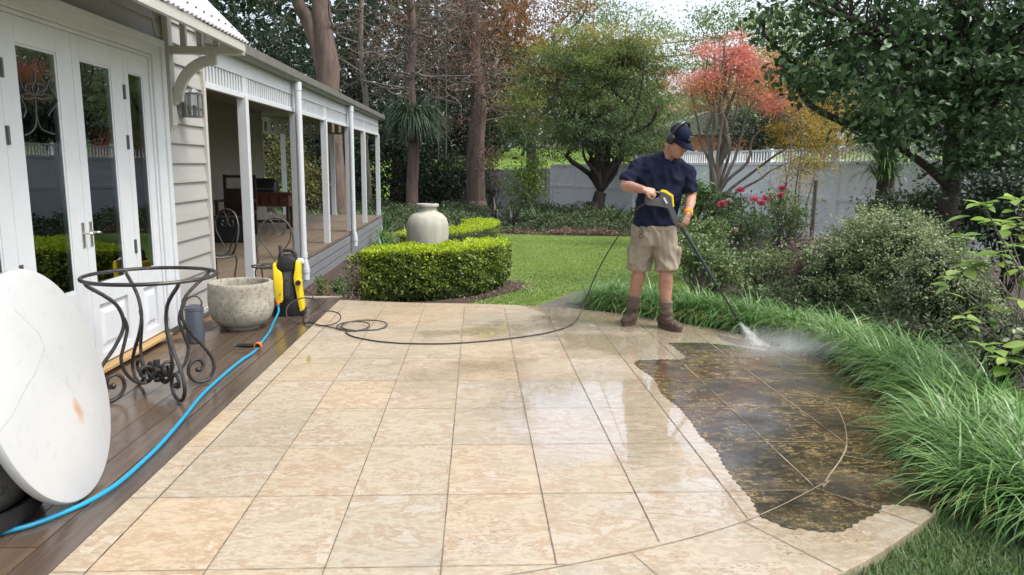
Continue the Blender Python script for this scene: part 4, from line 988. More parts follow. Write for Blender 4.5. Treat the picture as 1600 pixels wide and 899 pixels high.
while s < L_tot-.1:
    p = MB(); s1 = min(s+pw_, L_tot); x = s+.05
    while x < s1-.05:
        xe = min(x+.096, s1-.05); fbox(x, xe-.006, -.012, .012, -.42, 1.62, p); x = xe
    p.build('panel', M['fence'], fence)
    r_ = MB(); fbox(s+.05, s1-.05, .0125, .04, .72, .82, r_); fbox(s, s1, -.03, .05, 1.62, 1.70, r_); fbox(s+.05, s1-.05, .0125, .04, -.25, -.15, r_); r_.build('rail', M['fence'], fence)
    q = MB(); fbox(s-.05, s+.05, -.05, .055, -.5, 1.62 if i < 3 else 2.06, q); q.build('fence_post', M['fence'], fence)
    if i >= 3:
        l = MB(); fbox(s+.05, s1-.05, -.02, .03, 1.99, 2.04, l); x = s+.12
        while x < s1-.06: fbox(x, x+.045, -.012, .012, 1.70, 1.99, l); x += .115
        l.build('slatted_top', M['fence'], fence)
    s = s1; i += 1
pe = MB(); e0 = FL
fbox(e0-.09, e0+.09, -.092, .095, -.5, 2.2, pe); fbox(e0-.12, e0+.12, -.12, .125, 2.2, 2.25, pe); pe.sphere(fl_(e0, 0, 2.33), .09, 12, 8); pe.build('corner_post', M['fence'], fence, smooth=True)
gf = empty('dark_fence', (-3.5, 36, 0), 'low dark grey timber fence beyond the rosette plants', 'fence')
for k in range(6): MB().box(k*1.38, k*1.38+1.36, -.02, .02, -.4, 1.45 if k < 4 else 1.52).build('panel', M['grey_fence'], gf)
for k in range(7): MB().box(k*1.38-.03, k*1.38+.03, -.05, -.021, -.4, 1.5).build('fence_post', M['grey_fence'], gf)
for k, (a, b, sg) in enumerate([((-30, 62, 9.6), (45, 70, 17.5), 2.0), ((-30, 62, 8.7), (45, 70, 16.2), 2.0)]):
    a, b = Vector(a), Vector(b); P = [a.lerp(b, t)-Vector((0, 0, sg*4*t*(1-t))) for t in np.linspace(0, 1, 24)]
    tag(MB().tube(P, .05, 6).build('power_line', M['cable']), ['upper of the two black power lines above the far trees', 'lower of the two black power lines above the far trees'][k], 'power line', 'overhead power lines')
nb = empty('neighbour_house', (14.5, 44, 0), 'orange brick neighbouring house glimpsed beyond the fence', 'house')
MB().box(-4, 2.4, 0, 6, -.5, 3.6).build('wall', M['umber'], nb)
MB().prism_y([(-4.4, 3.6), (2.8, 3.6), (-.8, 5.0)], -.3, 6.3).build('roof', M['gutter'], nb)
for x in (-2.6, .2): MB().box(x, x+1.2, -.06, -.004, 1.4, 2.7).build('window', M['white'], nb)
rs = empty('rope_swing', (-1.22, 26, 0), 'two thin ropes hanging from the bare tree beside the big trunk', 'swing')
for x in (-.1, .16): MB().tube([(x, 0, 7.2), (x+.02, 0, 4), (x+.01, 0, 1.9)], .018, 6).build('rope', M['rope'], rs)
MB().box(-.2, .26, -.09, .09, 1.84, 1.88).build('swing_seat', M['darkwood'], rs)
pst = ay(1270, 330, 12.0); tag(MB().tube([(pst.x, 12, tz(pst.x, 12)-.1), (pst.x+.02, 12, 1.28)], .035, 8).build('garden_stake', M['bark_grey']), 'weathered grey garden stake standing before the white fence', 'stake')

# ================================================================= PLANTS
def E_(px, py, rx, ry, Y, ryd=None):
    """crown lobe seen at a pixel, at depth Y, sized in metres from its pixel radii"""
    p = ay(px, py, Y); s = Y/FP; return (p.x, p.y, p.z, rx*s, (ryd if ryd is not None else (rx+ry)/2*s), ry*s)
def gpt(px, Y, dz=0.): p = ay(px, 300, Y); return Vector((p.x, Y, tz(p.x, Y)+dz))

# --- front box hedge
def hedge(loc_path, thick, h, name, label, n_side, n_top, ltop, zb=None):
    c = catmull(loc_path, 8); root = empty(name, c[len(c)//2], label, 'hedge'); root.location.z = tz(c[len(c)//2].x, c[len(c)//2].y)
    L = [0]; 
    for a, b in zip(c[:-1], c[1:]): L.append(L[-1]+(b-a).length)
    L = np.array(L); P = np.array([[p.x, p.y] for p in c])
    def pos(s): return np.stack([np.interp(s, L, P[:, 0]), np.interp(s, L, P[:, 1])], 1)
    def nor(s): d = unit(pos(s+.02)-pos(s-.02)); return np.stack([-d[:, 1], d[:, 0]], 1)
    core = MB(); sv = np.linspace(.06, L[-1]-.06, 24); pc = pos(sv); nc = nor(sv); hw = thick/2-.07
    vs = []
    for p, n_ in zip(pc, nc):
        z0 = tz(*p); vs += [(p[0]-n_[0]*hw, p[1]-n_[1]*hw, z0+.06), (p[0]+n_[0]*hw, p[1]+n_[1]*hw, z0+.06), (p[0]+n_[0]*hw, p[1]+n_[1]*hw, z0+h-.07), (p[0]-n_[0]*hw, p[1]-n_[1]*hw, z0+h-.07)]
    fs = [(4*i+k, 4*i+(k+1) % 4, 4*i+4+(k+1) % 4, 4*i+4+k) for i in range(23) for k in range(4)]+[(0, 1, 2, 3), (95, 94, 93, 92)]
    core.add(vs, fs); core.build('shade_core', M['boxin'], root, world=True)
    def shellpts(n, top):
        s = rng.uniform(0, L[-1], n); p = pos(s); nn = nor(s)
        if top: o = rng.uniform(-thick/2, thick/2, n); z = h+rng.normal(0, .014, n)+.025*np.sin(s*9)*np.cos(o*14)
        else:
            sd_ = np.where(rng.random(n) < .8, -1, 1); z = rng.uniform(.03, 1, n)**.85*h; o = sd_*(thick/2-.02+rng.normal(0, .018, n)+.02*np.sin(s*11+z*7)-.05*(z < .12)+.0)
            e = rng.random(n) < .12; s2 = np.where(rng.random(n) < .5, rng.normal(.02, .02, n), L[-1]-rng.normal(.02, .02, n)); p2 = pos(s2); o2 = rng.uniform(-thick/2, thick/2, n)
            p = np.where(e[:, None], p2, p); o = np.where(e, o2, o)
        q = p+nn*o[:, None]; zz = terr(q[:, 0], q[:, 1])+z
        return np.column_stack([q, zz])
    gaps = rng.random((40, 2))
    c_ = shellpts(n_side, False); 
    c_ = c_[rng.random(len(c_)) < .35+.65*np.clip(np.sin(c_[:, 0]*23+c_[:, 2]*31)*.5+np.sin(c_[:, 0]*9-c_[:, 2]*17+2)*.5+.8, 0, 1)]
    V, F, k = leaf_geo(c_, .031, up=.1, asp=.62, fold=.1); r = np.repeat(rng.random(len(c_))*.7+.3*np.sin(c_[:, 0]*12+c_[:, 2]*20)**2, k)
    npmesh('foliage', V, F, M['box'], root, r, True)
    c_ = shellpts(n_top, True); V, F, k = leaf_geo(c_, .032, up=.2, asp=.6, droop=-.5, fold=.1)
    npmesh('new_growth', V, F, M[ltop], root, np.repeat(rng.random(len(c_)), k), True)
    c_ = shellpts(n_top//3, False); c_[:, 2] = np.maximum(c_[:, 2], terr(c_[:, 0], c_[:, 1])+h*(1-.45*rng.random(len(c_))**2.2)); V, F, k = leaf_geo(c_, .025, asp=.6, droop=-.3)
    npmesh('side_growth', V, F, M[ltop], root, np.repeat(rng.random(len(c_))*.7, k), True)
    return root
hedge([(-1.22, 8.13, 0), (-.8, 8.12, 0), (-.3, 8.35, 0), (.0, 8.75, 0), (.14, 9.25, 0), (.16, 9.7, 0)], .50, .56, 'box_hedge', 'clipped box hedge with bright new growth at the back of the paving', 30000, 15000, 'boxtop')
hedge([(.0, 16.9, 0), (.15, 16.0, 0), (-.05, 14.9, 0), (-.4, 14.1, 0), (-.85, 13.5, 0), (-1.3, 13.2, 0)], .7, .62, 'box_hedge', 'smaller box hedge curving behind the pale urn', 12000, 8000, 'boxtop')

# --- strappy clumps
def strappy(p, n, L, name, label, mat, cat='plant', group=None, wid=.035, lean=(.25, .9), segs=5):
    root = empty(name, p, label, cat, group)
    P = np.tile(np.array(p), (n, 1))+rng.normal(0, .04, (n, 3))*np.array([1, 1, 0]); 
    V, F, k = blades(P, rng.uniform(0, 6.28, n), L*rng.uniform(.6, 1.15, n), rng.uniform(*lean, n)*.6, rng.uniform(.4, 1.5, n), wid, segs)
    npmesh('leaf_rosette', V, F, M[mat], root, np.repeat(rng.random(n), k), True); return root
k_ = 0
cl_spots = [(603, 10.6), (622, 11.4), (592, 11.7), (640, 12.6), (612, 13.0), (598, 14.6), (628, 14.4), (655, 13.6), (618, 16), (640, 16.5), (600, 17.5), (690, 15), (672, 12.4), (715, 17.6)]
names = ['nearest strap leaf clump beside the veranda skirt', 'strap leaf clump just left of the pale urn']
for i, (px, Y) in enumerate(cl_spots):
    p = gpt(px, Y); 
    strappy(p, 46, .62, 'strap_leaf_plant', 'green strap leaf clump among its like between the veranda and the urn', 'clivia', group='strap leaf clumps in the bed by the veranda')
for i in range(16):
    px = 432+i*11+random.uniform(-3, 3); strappy(gpt(px, 21.2+random.uniform(-.3, .8), 0), 26, .75, 'strap_leaf_plant', 'strap leaf clump in the row beyond the far end of the veranda', 'clivia', group='strap leaf row beyond the veranda', wid=.05)
# little plant by the skirt and dry ferny plants on the mulch
def stemplant(p, hs, name, label, mat, ls=.06, nst=5, per=9, spread=.12):
    root = empty(name, p, label, 'plant'); mb = MB(); cs = []
    for k in range(nst):
        a = random.uniform(0, 6.28); q = Vector(p)+Vector((math.cos(a)*spread*random.uniform(.3, 1), math.sin(a)*spread*random.uniform(.3, 1), hs*random.uniform(.6, 1)))
        Q = limb(mb, p, q, .006, .003, .15, 4, 5)
        for v in Q[len(Q)//3:]: cs += [np.array(v)]*max(1, per//4)
    mb.build('stem', M['twig'], root, world=True)
    c = np.array(cs)+rng.normal(0, .015, (len(cs), 3)); V, F, k = leaf_geo(c, ls, asp=.45, fold=.2); npmesh('foliage', V, F, M[mat], root, np.repeat(rng.random(len(c)), k), True); return root
for px, Y, hh, mt_, lab in [(503, 9.2, .42, 'lime', 'young upright plant with fresh leaves beside the downpipe'), (520, 8.7, .26, 'mauve', 'dry twiggy plant at the left end of the box hedge'), (498, 8.5, .2, 'mauve', 'small dry plant on the mulch behind the washer'), (530, 9.6, .3, 'clivia', 'small green plant on the mulch under the veranda edge'), (555, 10.2, .22, 'mauve', 'low dry plant between the hedge and the veranda skirt')]:
    stemplant(gpt(px, Y), hh, 'young_plant', lab, mt_, .05, 9, 14, .18)

# --- border grass (uncountable)
ctr = catmull([(1.38, 7.85, 0), (1.62, 7.35, 0), (2.12, 6.98, 0), (2.55, 6.42, 0), (2.88, 5.7, 0), (3.0, 4.85, 0), (2.84, 4.05, 0), (2.54, 3.45, 0), (2.28, 3.05, 0), (2.42, 2.72, 0), (2.8, 2.55, 0), (3.3, 2.5, 0)], 10)
Lc = np.cumsum([0]+[(b-a).length for a, b in zip(ctr[:-1], ctr[1:])]); Pc = np.array([[p.x, p.y] for p in ctr])
nb_ = 27000; tu = 520
st_ = rng.uniform(0, Lc[-1], tu); ct = np.stack([np.interp(st_, Lc, Pc[:, 0]), np.interp(st_, Lc, Pc[:, 1])], 1)
nxt = np.stack([np.interp(st_+.05, Lc, Pc[:, 0]), np.interp(st_+.05, Lc, Pc[:, 1])], 1); tg = unit(nxt-ct); nr = np.stack([-tg[:, 1], tg[:, 0]], 1)   # nr points away from the patio
side = rng.uniform(-.17, .30, tu); ct = ct+nr*side[:, None]
id_ = rng.integers(0, tu, nb_); base = ct[id_]+rng.normal(0, .025, (nb_, 2))
hd = np.arctan2(-nr[id_, 1], -nr[id_, 0])+rng.normal(0, 1.15, nb_)+rng.normal(0, .5, tu)[id_]
fl = rng.random(nb_) < .16; hd = np.where(fl, rng.uniform(0, 6.28, nb_), hd)
Pb = np.column_stack([base, terr(base[:, 0], base[:, 1])+.01])
V, F, k = blades(Pb, hd, rng.uniform(.24, .50, nb_)*rng.uniform(.78, 1.2, tu)[id_], rng.uniform(.1, .85, nb_), rng.uniform(1.1, 2.6, nb_), .0095, 6)
tuft = rng.random(tu)[id_]
bg_ = empty('border_grass', (2.9, 4.9, -.04), kind='stuff')
o = npmesh('border_grass', V, F, M['lirio'], None, np.repeat(.45*tuft+.55*rng.random(nb_), k)); bpy.data.objects.remove(bg_); tag(o, 'lush arching grass border along the curved paving edge', 'grass', kind='stuff')
ns = 2200; id2 = rng.integers(0, tu, ns); b2 = ct[id2]+rng.normal(0, .04, (ns, 2)); 
V, F, k = blades(np.column_stack([b2, terr(b2[:, 0], b2[:, 1])+.01]), np.arctan2(-nr[id2, 1], -nr[id2, 0])+rng.normal(0, .9, ns), rng.uniform(.25, .48, ns), rng.uniform(.5, 1.1, ns), rng.uniform(.9, 1.7, ns), .006, 5)
tag(npmesh('dry_grass_blades', V, F, M['straw'], None, np.repeat(rng.random(ns), k)), 'straw coloured dead blades among the border grass', 'grass', kind='stuff')

# --- lawn blades
def lawn_patch(n, xr, yr, test, h, mat, name, wid=.004, yb=1.0):
    y = yr[0]+(yr[1]-yr[0])*rng.random(n)**yb; x = rng.uniform(*xr, n)
    keep = np.array([test(a, b) for a, b in zip(x, y)]); x, y = x[keep], y[keep]; m = len(x)
    V, F, k = blades(np.column_stack([x, y, terr(x, y)-.004]), rng.uniform(0, 6.28, m), h*rng.uniform(.5, 1.2, m), rng.uniform(.1, .9, m), rng.uniform(.1, 1.1, m), wid, 2)
    return tag(npmesh(name, V, F, M[mat], None, np.repeat(rng.random(m), k)), kind='stuff')
BEDP = [(2.2, 2.62), (2.0, 2.85), (3.1, 2.45), (9, 2.25)]
lawn_patch(42000, (1.15, 3.4), (1.7, 2.9), lambda a, b: not inside((a, b), EDGE) and b < 2.86-.02*a+.03*math.sin(a*9), .055, 'nearblade', 'near_lawn_grass', .0042)
FB_ = [(4.6, 20.2), (5.2, 17.5), (4.6, 14.5), (4.0, 12.2), (3.2, 10.8), (3.1, 9.4), (2.6, 8.6), (1.95, 7.95), (1.5, 7.72), (1.36, 7.22), (9, 7), (9, 21)]
GB_ = [(-1.46, 7.93), (-.2, 7.72), (.55, 8.9), (.62, 9.6), (.45, 10.2), (-.2, 10.3), (.1, 11.5), (.5, 13.2), (.6, 15.5), (.2, 17.5), (-.6, 20.2), (-3, 20.2), (-3, 8)]
PTH = [(.72, 7.5), (1.4, 7.2), (1.6, 7.9), (2.1, 8.9), (1.7, 9.35), (1.15, 8.6), (.62, 7.9)]
lawn_patch(150000, (-.3, 5.0), (7.4, 20.3), lambda a, b: not inside((a, b), EDGE) and not inside((a, b), FB_) and not inside((a, b), GB_) and not inside((a, b), PTH), .030, 'blade', 'lawn_grass', .0075, 1.9)
# ragged turf along bed edges
def along(path, n, sp): 
    P = np.array(path); L = np.concatenate([[0], np.cumsum(np.hypot(*np.diff(P, axis=0).T))]); s = rng.uniform(0, L[-1], n)
    return np.stack([np.interp(s, L, P[:, 0]), np.interp(s, L, P[:, 1])], 1)+rng.normal(0, sp, (n, 2))

# --- mulch chips and litter
nchip = 5000; xy = np.column_stack([rng.uniform(-2.45, -.3, nchip), rng.uniform(8.1, 11.5, nchip)]); xy = xy[[inside(p, GB_) for p in xy]]
xy = np.vstack([xy, along([(-.1, 8.0), (.55, 8.95), (.55, 9.9)], 400, .1), np.column_stack([rng.uniform(3.2, 6, 2500), rng.uniform(2.9, 5.5, 2500)])])
V, F, k = leaf_geo(np.column_stack([xy, terr(xy[:, 0], xy[:, 1])+.018]), .035, up=3, asp=.4)
tag(npmesh('mulch_chips', V, F, foliage('mulch_chips', [(.06, .035, .025), (.14, .095, .07), (.26, .19, .14)], trans=0), None, np.repeat(rng.random(len(xy)), k)), kind='stuff')

# --- ground cover at the back
def cover_mass(name, label, poly, n, h, size, mat, kind='stuff', cat='ground cover'):
    xs_, ys_ = [p[0] for p in poly], [p[1] for p in poly]; P = []
    while len(P) < n:
        q = (random.uniform(min(xs_), max(xs_)), random.uniform(min(ys_), max(ys_)))
        if inside(q, poly): P.append(q)
    P = np.array(P); hh = h*(.55+.25*np.sin(P[:, 0]*2.1+P[:, 1])+.2*np.sin(P[:, 0]*5.3-P[:, 1]*3)); z = terr(P[:, 0], P[:, 1])+hh*rng.random(n)**.4
    V, F, k = leaf_geo(np.column_stack([P, z]), size, up=.6, asp=.5); return tag(npmesh(name, V, F, M[mat], None, np.repeat(rng.random(n), k)), label, cat, kind=kind)
cover_mass('ground_cover', 'dark green ground cover along the back edge of the lawn', [(-3.2, 20.5), (.3, 20.7), (2.8, 20.4), (4.7, 20.3), (5.6, 18), (7.4, 19), (4.6, 30), (-5, 30)], 34000, .62, .09, 'cover')
cover_mass('low_cover', 'brownish low cover at the very edge of the lawn', [(-.2, 20.45), (2.8, 20.1), (4.7, 20.0), (4.8, 20.6), (2.8, 20.8), (-.2, 20.9)], 2500, .22, .07, 'mauve')

M['olive'] = foliage('olive_leaves', [(.07, .075, .025), (.13, .125, .04), (.21, .18, .06)])
# --- trees
def tree(name, label, cat, base, fork_h, r, ells, nc, per, lsize, cr, lmat, bmat, lean=(0, 0), nl=8, twigs=40, extra=None, flat=.6, shell=.3, group=None, r_end=.03, top=None, wig=.25, **kw):
    base = Vector(base); root = empty(name, base, label, cat, group); mb = MB()
    fork = base+Vector((lean[0], lean[1], fork_h)); T = limb(mb, base-Vector((0, 0, .15)), fork, r*1.15, r*.8, .03, 6, 12)
    mb.tube([base-Vector((0, 0, .2)), base+Vector((0, 0, r*.8)), base+Vector((0, 0, r*2.5))], [r*1.7, r*1.25, r*1.05], 12)
    forks = [fork]
    if top is not None:
        Q = limb(mb, fork, top, r*.8, r*.25, .05, 7, 9); forks = [Q[i] for i in range(0, len(Q)-2, max(1, len(Q)//9))]
    cents = clumps(ells, nc, shell)
    limbs(mb, fork, forks, cents[:, :], r, nl, twigs, r_end, wig)
    mb.build('trunk', M[bmat], root, smooth='all', world=True, fixn=False)
    leaves('crown', M[lmat], root, None, nc, per, lsize, cr, flat, cents=cents, **kw)
    if extra:
        for e2, n2, p2, m2 in extra:
            c2 = clumps(e2, n2, .2); leaves('crown', M[m2], root, None, n2, p2, lsize, cr, flat, cents=c2, **kw)
            mb2 = MB()
            for c in c2[:max(4, n2//6)]:
                q_ = min([Vector(x) for x in cents[:60]], key=lambda p: (p-Vector(c)).length); limb(mb2, q_, c, r_end*.5, r_end*.2, wig, 5, 5)
            for c in c2[:3]: limb(mb2, random.choice(forks), c, r*.3, r_end*.4, wig, 6, 6)
            mb2.build('branches', M[bmat], root, smooth='all', world=True, fixn=False)
    return root
# tall smooth trunk behind the veranda: forked
p0 = gpt(524, 24); rt_ = empty('tall_tree', p0, 'tall reddish tree with a forked trunk rising behind the veranda roof', 'tree'); mb = MB()
fk_ = ay(512, 105, 24); 
mb.tube(catmull([p0-Vector((0,0,.3)), p0+Vector((0, 0, .9)), ay(521, 250, 24), ay(513, 160, 24), fk_, ay(504, 40, 24), ay(500, -60, 24.3), ay(505, -260, 24.6)], 5), [.50, .36, .33, .35, .36, .30, .26, .16], 16)
mb.tube(catmull([fk_-Vector((.05, 0, .5)), ay(497, 75, 24), ay(482, 35, 24), ay(466, 5, 23.8), ay(440, -60, 23.5), ay(400, -150, 23.5)], 5), [.25, .24, .20, .17, .10], 12)
for k in range(14):
    a = ay(random.uniform(490, 512), random.uniform(-120, 60), 24); b = a+Vector((random.uniform(-2.5, 3), random.uniform(-1, 1), random.uniform(0, 2))); limb(mb, a, b, .04, .01, .3, 5, 5)
mb.build('trunk', M['bark_red'], rt_, smooth='all', world=True, fixn=False)
leaves('crown', M['conifer'], rt_, [E_(500, -260, 190, 90, 24), E_(400, -200, 90, 60, 24)], 130, 60, .14, .4)
# bare spreading trees with sparse leaves
def baretree(label, px, Y, r, top_px, bmat, nbr, spread, leafn, lmat, zlo, zhi, rl=.06, side=0):
    p = gpt(px, Y); root = empty('bare_tree', p, label, 'tree'); mb = MB(); tp = ay(top_px, -150, Y)
    T = limb(mb, p-Vector((0, 0, .2)), tp, r*1.1, r*.5, .02, 8, 14); mb.tube([p-Vector((0,0,.25)), p+Vector((0,0,.5))], [r*1.5, r*1.1], 14)
    tips = []
    tw = MB()
    for i in range(nbr):
        z = random.uniform(zlo, zhi); t = (z-p.z)/(tp.z-p.z); a = p.lerp(tp, t); an = random.uniform(0, 6.28); L = spread*random.uniform(.4, 1)
        d = Vector((math.cos(an)+side*.5, math.sin(an)*.6, random.uniform(-.15, .55))).normalized(); b = a+d*L
        Q = limb(tw, a, b, rl*random.uniform(.5, 1), .014, .5, 7, 5)
        for j in range(7):
            s_ = random.choice(Q[5:]); e = s_+Vector((random.gauss(0, .5), random.gauss(0, .35), random.gauss(.05, .45)))*spread*.33; q2 = limb(tw, s_, e, .016, .005, .5, 4, 4); tips.append(np.array(e)); tips.append(np.array(q2[len(q2)//2]))
            for _ in range(2): e2 = Vector(q2[len(q2)//2])+Vector((random.gauss(0, .25), random.gauss(0, .2), random.gauss(0, .25)))*spread*.3; limb(tw, q2[len(q2)//2], e2, .008, .004, .4, 3, 3)
    mb.build('trunk', M[bmat], root, smooth='all', world=True, fixn=False); tw.build('branches', M['twig'], root, smooth='all', world=True, fixn=False)
    leaves('crown', M[lmat], root, None, 0, leafn, .085, .22, .5, cents=np.array(tips)); return root
baretree('slender reddish trunk with bare grey branches behind the pale urn', 644, 27, .21, 640, 'bark_red', 22, 3.6, 5, 'mauve', 3.4, 8.2, .045)
baretree('thick brown trunk with bare drooping branches right of the rope swing', 745, 31, .37, 735, 'bark_red', 30, 4.6, 16, 'rusty', 3.0, 10.5, .055)
baretree('grey leafless tree with pale crooked twigs above the veranda end', 575, 29, .13, 560, 'bark_grey', 16, 3.2, 2, 'mauve', 4, 8.5, .05)
# hanging fern on the slender trunk
fp_ = ay(644, 205, 26.8); hf = empty('hanging_fern', fp_, 'blue green drooping fern wrapped round the slender trunk', 'fern')
n = 1500; a = rng.uniform(0, 6.28, n); base = np.array(fp_)+np.column_stack([np.cos(a)*.25, np.sin(a)*.25, rng.uniform(-.15, .45, n)])
V, F, k = blades(base, a, rng.uniform(.8, 1.9, n), rng.uniform(.1, 1.1, n), rng.uniform(1.5, 2.9, n), .035, 7); npmesh('fronds', V, F, M['fern'], hf, np.repeat(rng.random(n), k), True)
MB().sphere(fp_, (.33, .33, .42)).build('root_ball', M['mauve'], hf, smooth=True, world=True)
# green maple
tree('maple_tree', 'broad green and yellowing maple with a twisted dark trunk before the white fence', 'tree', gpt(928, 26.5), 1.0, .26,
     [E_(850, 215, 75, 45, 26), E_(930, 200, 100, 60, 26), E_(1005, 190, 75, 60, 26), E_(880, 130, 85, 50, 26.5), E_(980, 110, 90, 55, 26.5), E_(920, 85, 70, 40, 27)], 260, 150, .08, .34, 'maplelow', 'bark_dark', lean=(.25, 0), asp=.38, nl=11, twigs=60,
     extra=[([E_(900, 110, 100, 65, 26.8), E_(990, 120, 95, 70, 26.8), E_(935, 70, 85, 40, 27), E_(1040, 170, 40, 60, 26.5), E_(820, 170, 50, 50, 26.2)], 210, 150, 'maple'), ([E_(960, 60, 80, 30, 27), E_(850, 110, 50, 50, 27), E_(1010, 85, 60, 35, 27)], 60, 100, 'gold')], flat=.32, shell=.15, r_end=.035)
# red maple
tree('maple_tree', 'red and orange autumn maple with upright grey stems behind the pink roses', 'tree', gpt(1118, 17), 1.05, .15,
     [E_(1135, 90, 60, 35, 17), E_(1170, 110, 40, 35, 17), E_(1100, 130, 50, 25, 17), E_(1160, 60, 30, 20, 17), E_(1205, 165, 28, 22, 16.6)], 80, 110, .06, .19, 'red', 'bark_grey', asp=.34, nl=7, twigs=40,
     extra=[([E_(1090, 160, 42, 18, 17), E_(1190, 140, 50, 35, 17.2), E_(1215, 120, 45, 40, 17.3), E_(1130, 130, 60, 22, 17)], 70, 110, 'orange_l'), ([E_(1250, 150, 60, 45, 17.4), E_(1290, 200, 50, 40, 17), E_(1230, 190, 40, 30, 17), E_(1255, 240, 35, 35, 16.4), E_(1300, 160, 50, 60, 17.6), E_(1225, 120, 50, 40, 17.5), E_(1270, 225, 55, 40, 16.6)], 170, 120, 'gold')], flat=.4, shell=.1, r_end=.022, wig=.08)
# large dark glossy tree, near right
tree('camellia_tree', 'large dark tree with glossy leaves filling the upper right above the shrubs', 'tree', gpt(1487, 10.2), 1.3, .155,
     [E_(1250, 30, 75, 60, 9.6), E_(1310, 100, 80, 75, 9.5), E_(1420, 60, 110, 110, 9.8), E_(1380, 190, 65, 55, 9.4), E_(1450, 170, 70, 80, 9.6), E_(1540, 110, 110, 150, 9.8), E_(1580, 250, 70, 55, 9.4), E_(1640, 60, 90, 160, 9.8), E_(1400, -60, 160, 70, 10), E_(1255, 110, 30, 40, 9.4), E_(1510, 250, 45, 45, 9.5)], 330, 46, .105, .17, 'camel', 'bark_dark', nl=16, twigs=120, shell=.05, r_end=.022, top=ay(1500, -60, 10.1), asp=.55, wig=.15)
# climber draped trunk
q = gpt(1382, 13.5); dt = tree('old_tree', 'dark trunk draped with hanging strap fern right of the fence corner post', 'tree', q, 2.4, .17, [E_(1370, 90, 90, 70, 14), E_(1300, 120, 60, 50, 14), E_(1450, 120, 70, 60, 14)], 90, 70, .09, .25, 'dkgreen', 'bark_dark', nl=7, twigs=30)
n = 260; a = rng.uniform(0, 6.28, n); c0 = ay(1385, 240, 13.4); base = np.array(c0)+np.column_stack([np.cos(a)*.16, np.sin(a)*.16, rng.uniform(-.5, .25, n)])
V, F, k = blades(base, a, rng.uniform(.4, .95, n), rng.uniform(.3, 1.2, n), rng.uniform(1.3, 2.4, n), .03, 6); npmesh('strap_fronds', V, F, M['clivia'], dt, np.repeat(rng.random(n), k), True)
# background trees
bgt = [
 ('conifer_tree', 'dark conifer rising behind the veranda roof left of the forked trunk', 'conifer', 'bark_dark', 400, 34, 4, .3, [E_(400, 60, 60, 110, 34), E_(440, 130, 60, 70, 33), E_(350, 110, 60, 90, 34)], 240, 70, .13, .45),
 ('conifer_tree', 'deep green conifer just right of the forked trunk', 'dkgreen', 'bark_dark', 560, 37, 5, .3, [E_(570, 90, 60, 120, 37), E_(540, 200, 60, 80, 36)], 200, 70, .15, .5),
 ('evergreen_tree', 'dense black green evergreen behind the slender trunk', 'dkgreen', 'bark_dark', 620, 35, 2, .3, [E_(600, 260, 90, 70, 35), E_(660, 210, 80, 110, 37), E_(690, 280, 70, 50, 34)], 330, 70, .15, .45),
 ('evergreen_tree', 'dense dark evergreen behind the thick brown trunk', 'dkgreen', 'bark_dark', 735, 37, 2.2, .3, [E_(730, 200, 60, 80, 37), E_(775, 165, 45, 60, 37), E_(720, 290, 70, 30, 34), E_(700, 80, 80, 70, 39)], 230, 70, .15, .45),
 ('evergreen_tree', 'dark evergreen seen through the veranda posts', 'dkgreen', 'bark_dark', 470, 33, 1.5, .3, [E_(470, 240, 70, 60, 33), E_(420, 250, 60, 60, 31), E_(520, 280, 60, 50, 33)], 220, 70, .13, .4),
 ('autumn_tree', 'rusty brown autumn tree above the green maple', 'rusty', 'bark_dark', 830, 42, 4.5, .3, [E_(850, 20, 60, 50, 42), E_(800, 60, 60, 60, 42), E_(760, 20, 60, 60, 42), E_(890, 0, 40, 30, 42)], 120, 80, .15, .5),
 ('gum_tree', 'pale thin crowned gum against the sky above the green maple', 'gum', 'bark_grey', 940, 70, 6, .3, [E_(930, 10, 40, 24, 70), E_(985, 22, 40, 22, 70), E_(1030, 50, 34, 22, 70), E_(900, 40, 24, 20, 70)], 60, 50, .28, .9),
 ('leafy_tree', 'light green leafy tree beyond the fence behind the red maple', 'lime', 'bark_grey', 1130, 42, 4, .25, [E_(1100, 60, 50, 50, 42), E_(1150, 30, 60, 40, 42), E_(1210, 60, 60, 60, 42), E_(1080, 110, 40, 40, 42)], 120, 60, .15, .5),
 ('leafy_tree', 'pale green tree filling the gap between the maple and the dark glossy tree', 'gum', 'bark_grey', 1230, 50, 4, .25, [E_(1200, 70, 60, 60, 50), E_(1280, 60, 70, 70, 50)], 110, 60, .18, .6),
 ('evergreen_tree', 'dark tree beyond the fence behind the red maple stems', 'conifer', 'bark_dark', 1180, 32, 2, .25, [E_(1180, 205, 60, 32, 32), E_(1250, 200, 60, 36, 32)], 120, 70, .12, .4),
 ('evergreen_tree', 'dark bush beyond the fence behind the green maple', 'maplelow', 'bark_dark', 1030, 40, 1.8, .25, [E_(1010, 235, 60, 30, 40), E_(960, 200, 70, 40, 42), E_(890, 210, 50, 30, 42)], 120, 70, .15, .5),
 ('evergreen_tree', 'dark green tree behind the glossy tree at the right edge', 'dkgreen', 'bark_dark', 1560, 15, 1.2, .2, [E_(1540, 240, 80, 70, 15.5), E_(1620, 160, 90, 130, 15.5), E_(1460, 150, 80, 90, 15.5), E_(1600, 310, 60, 40, 14), E_(1540, 60, 120, 90, 16)], 260, 70, .085, .24),
]
for nm, lab, lm_, bm_, px, Y, fh_, r, el, nc, per, ls, cr in bgt:
    tree(nm, lab, 'tree', gpt(px, Y), fh_, r, el, nc, per, ls, cr, lm_, bm_, nl=6, twigs=16, simple=True, flat=.6, asp=.6)
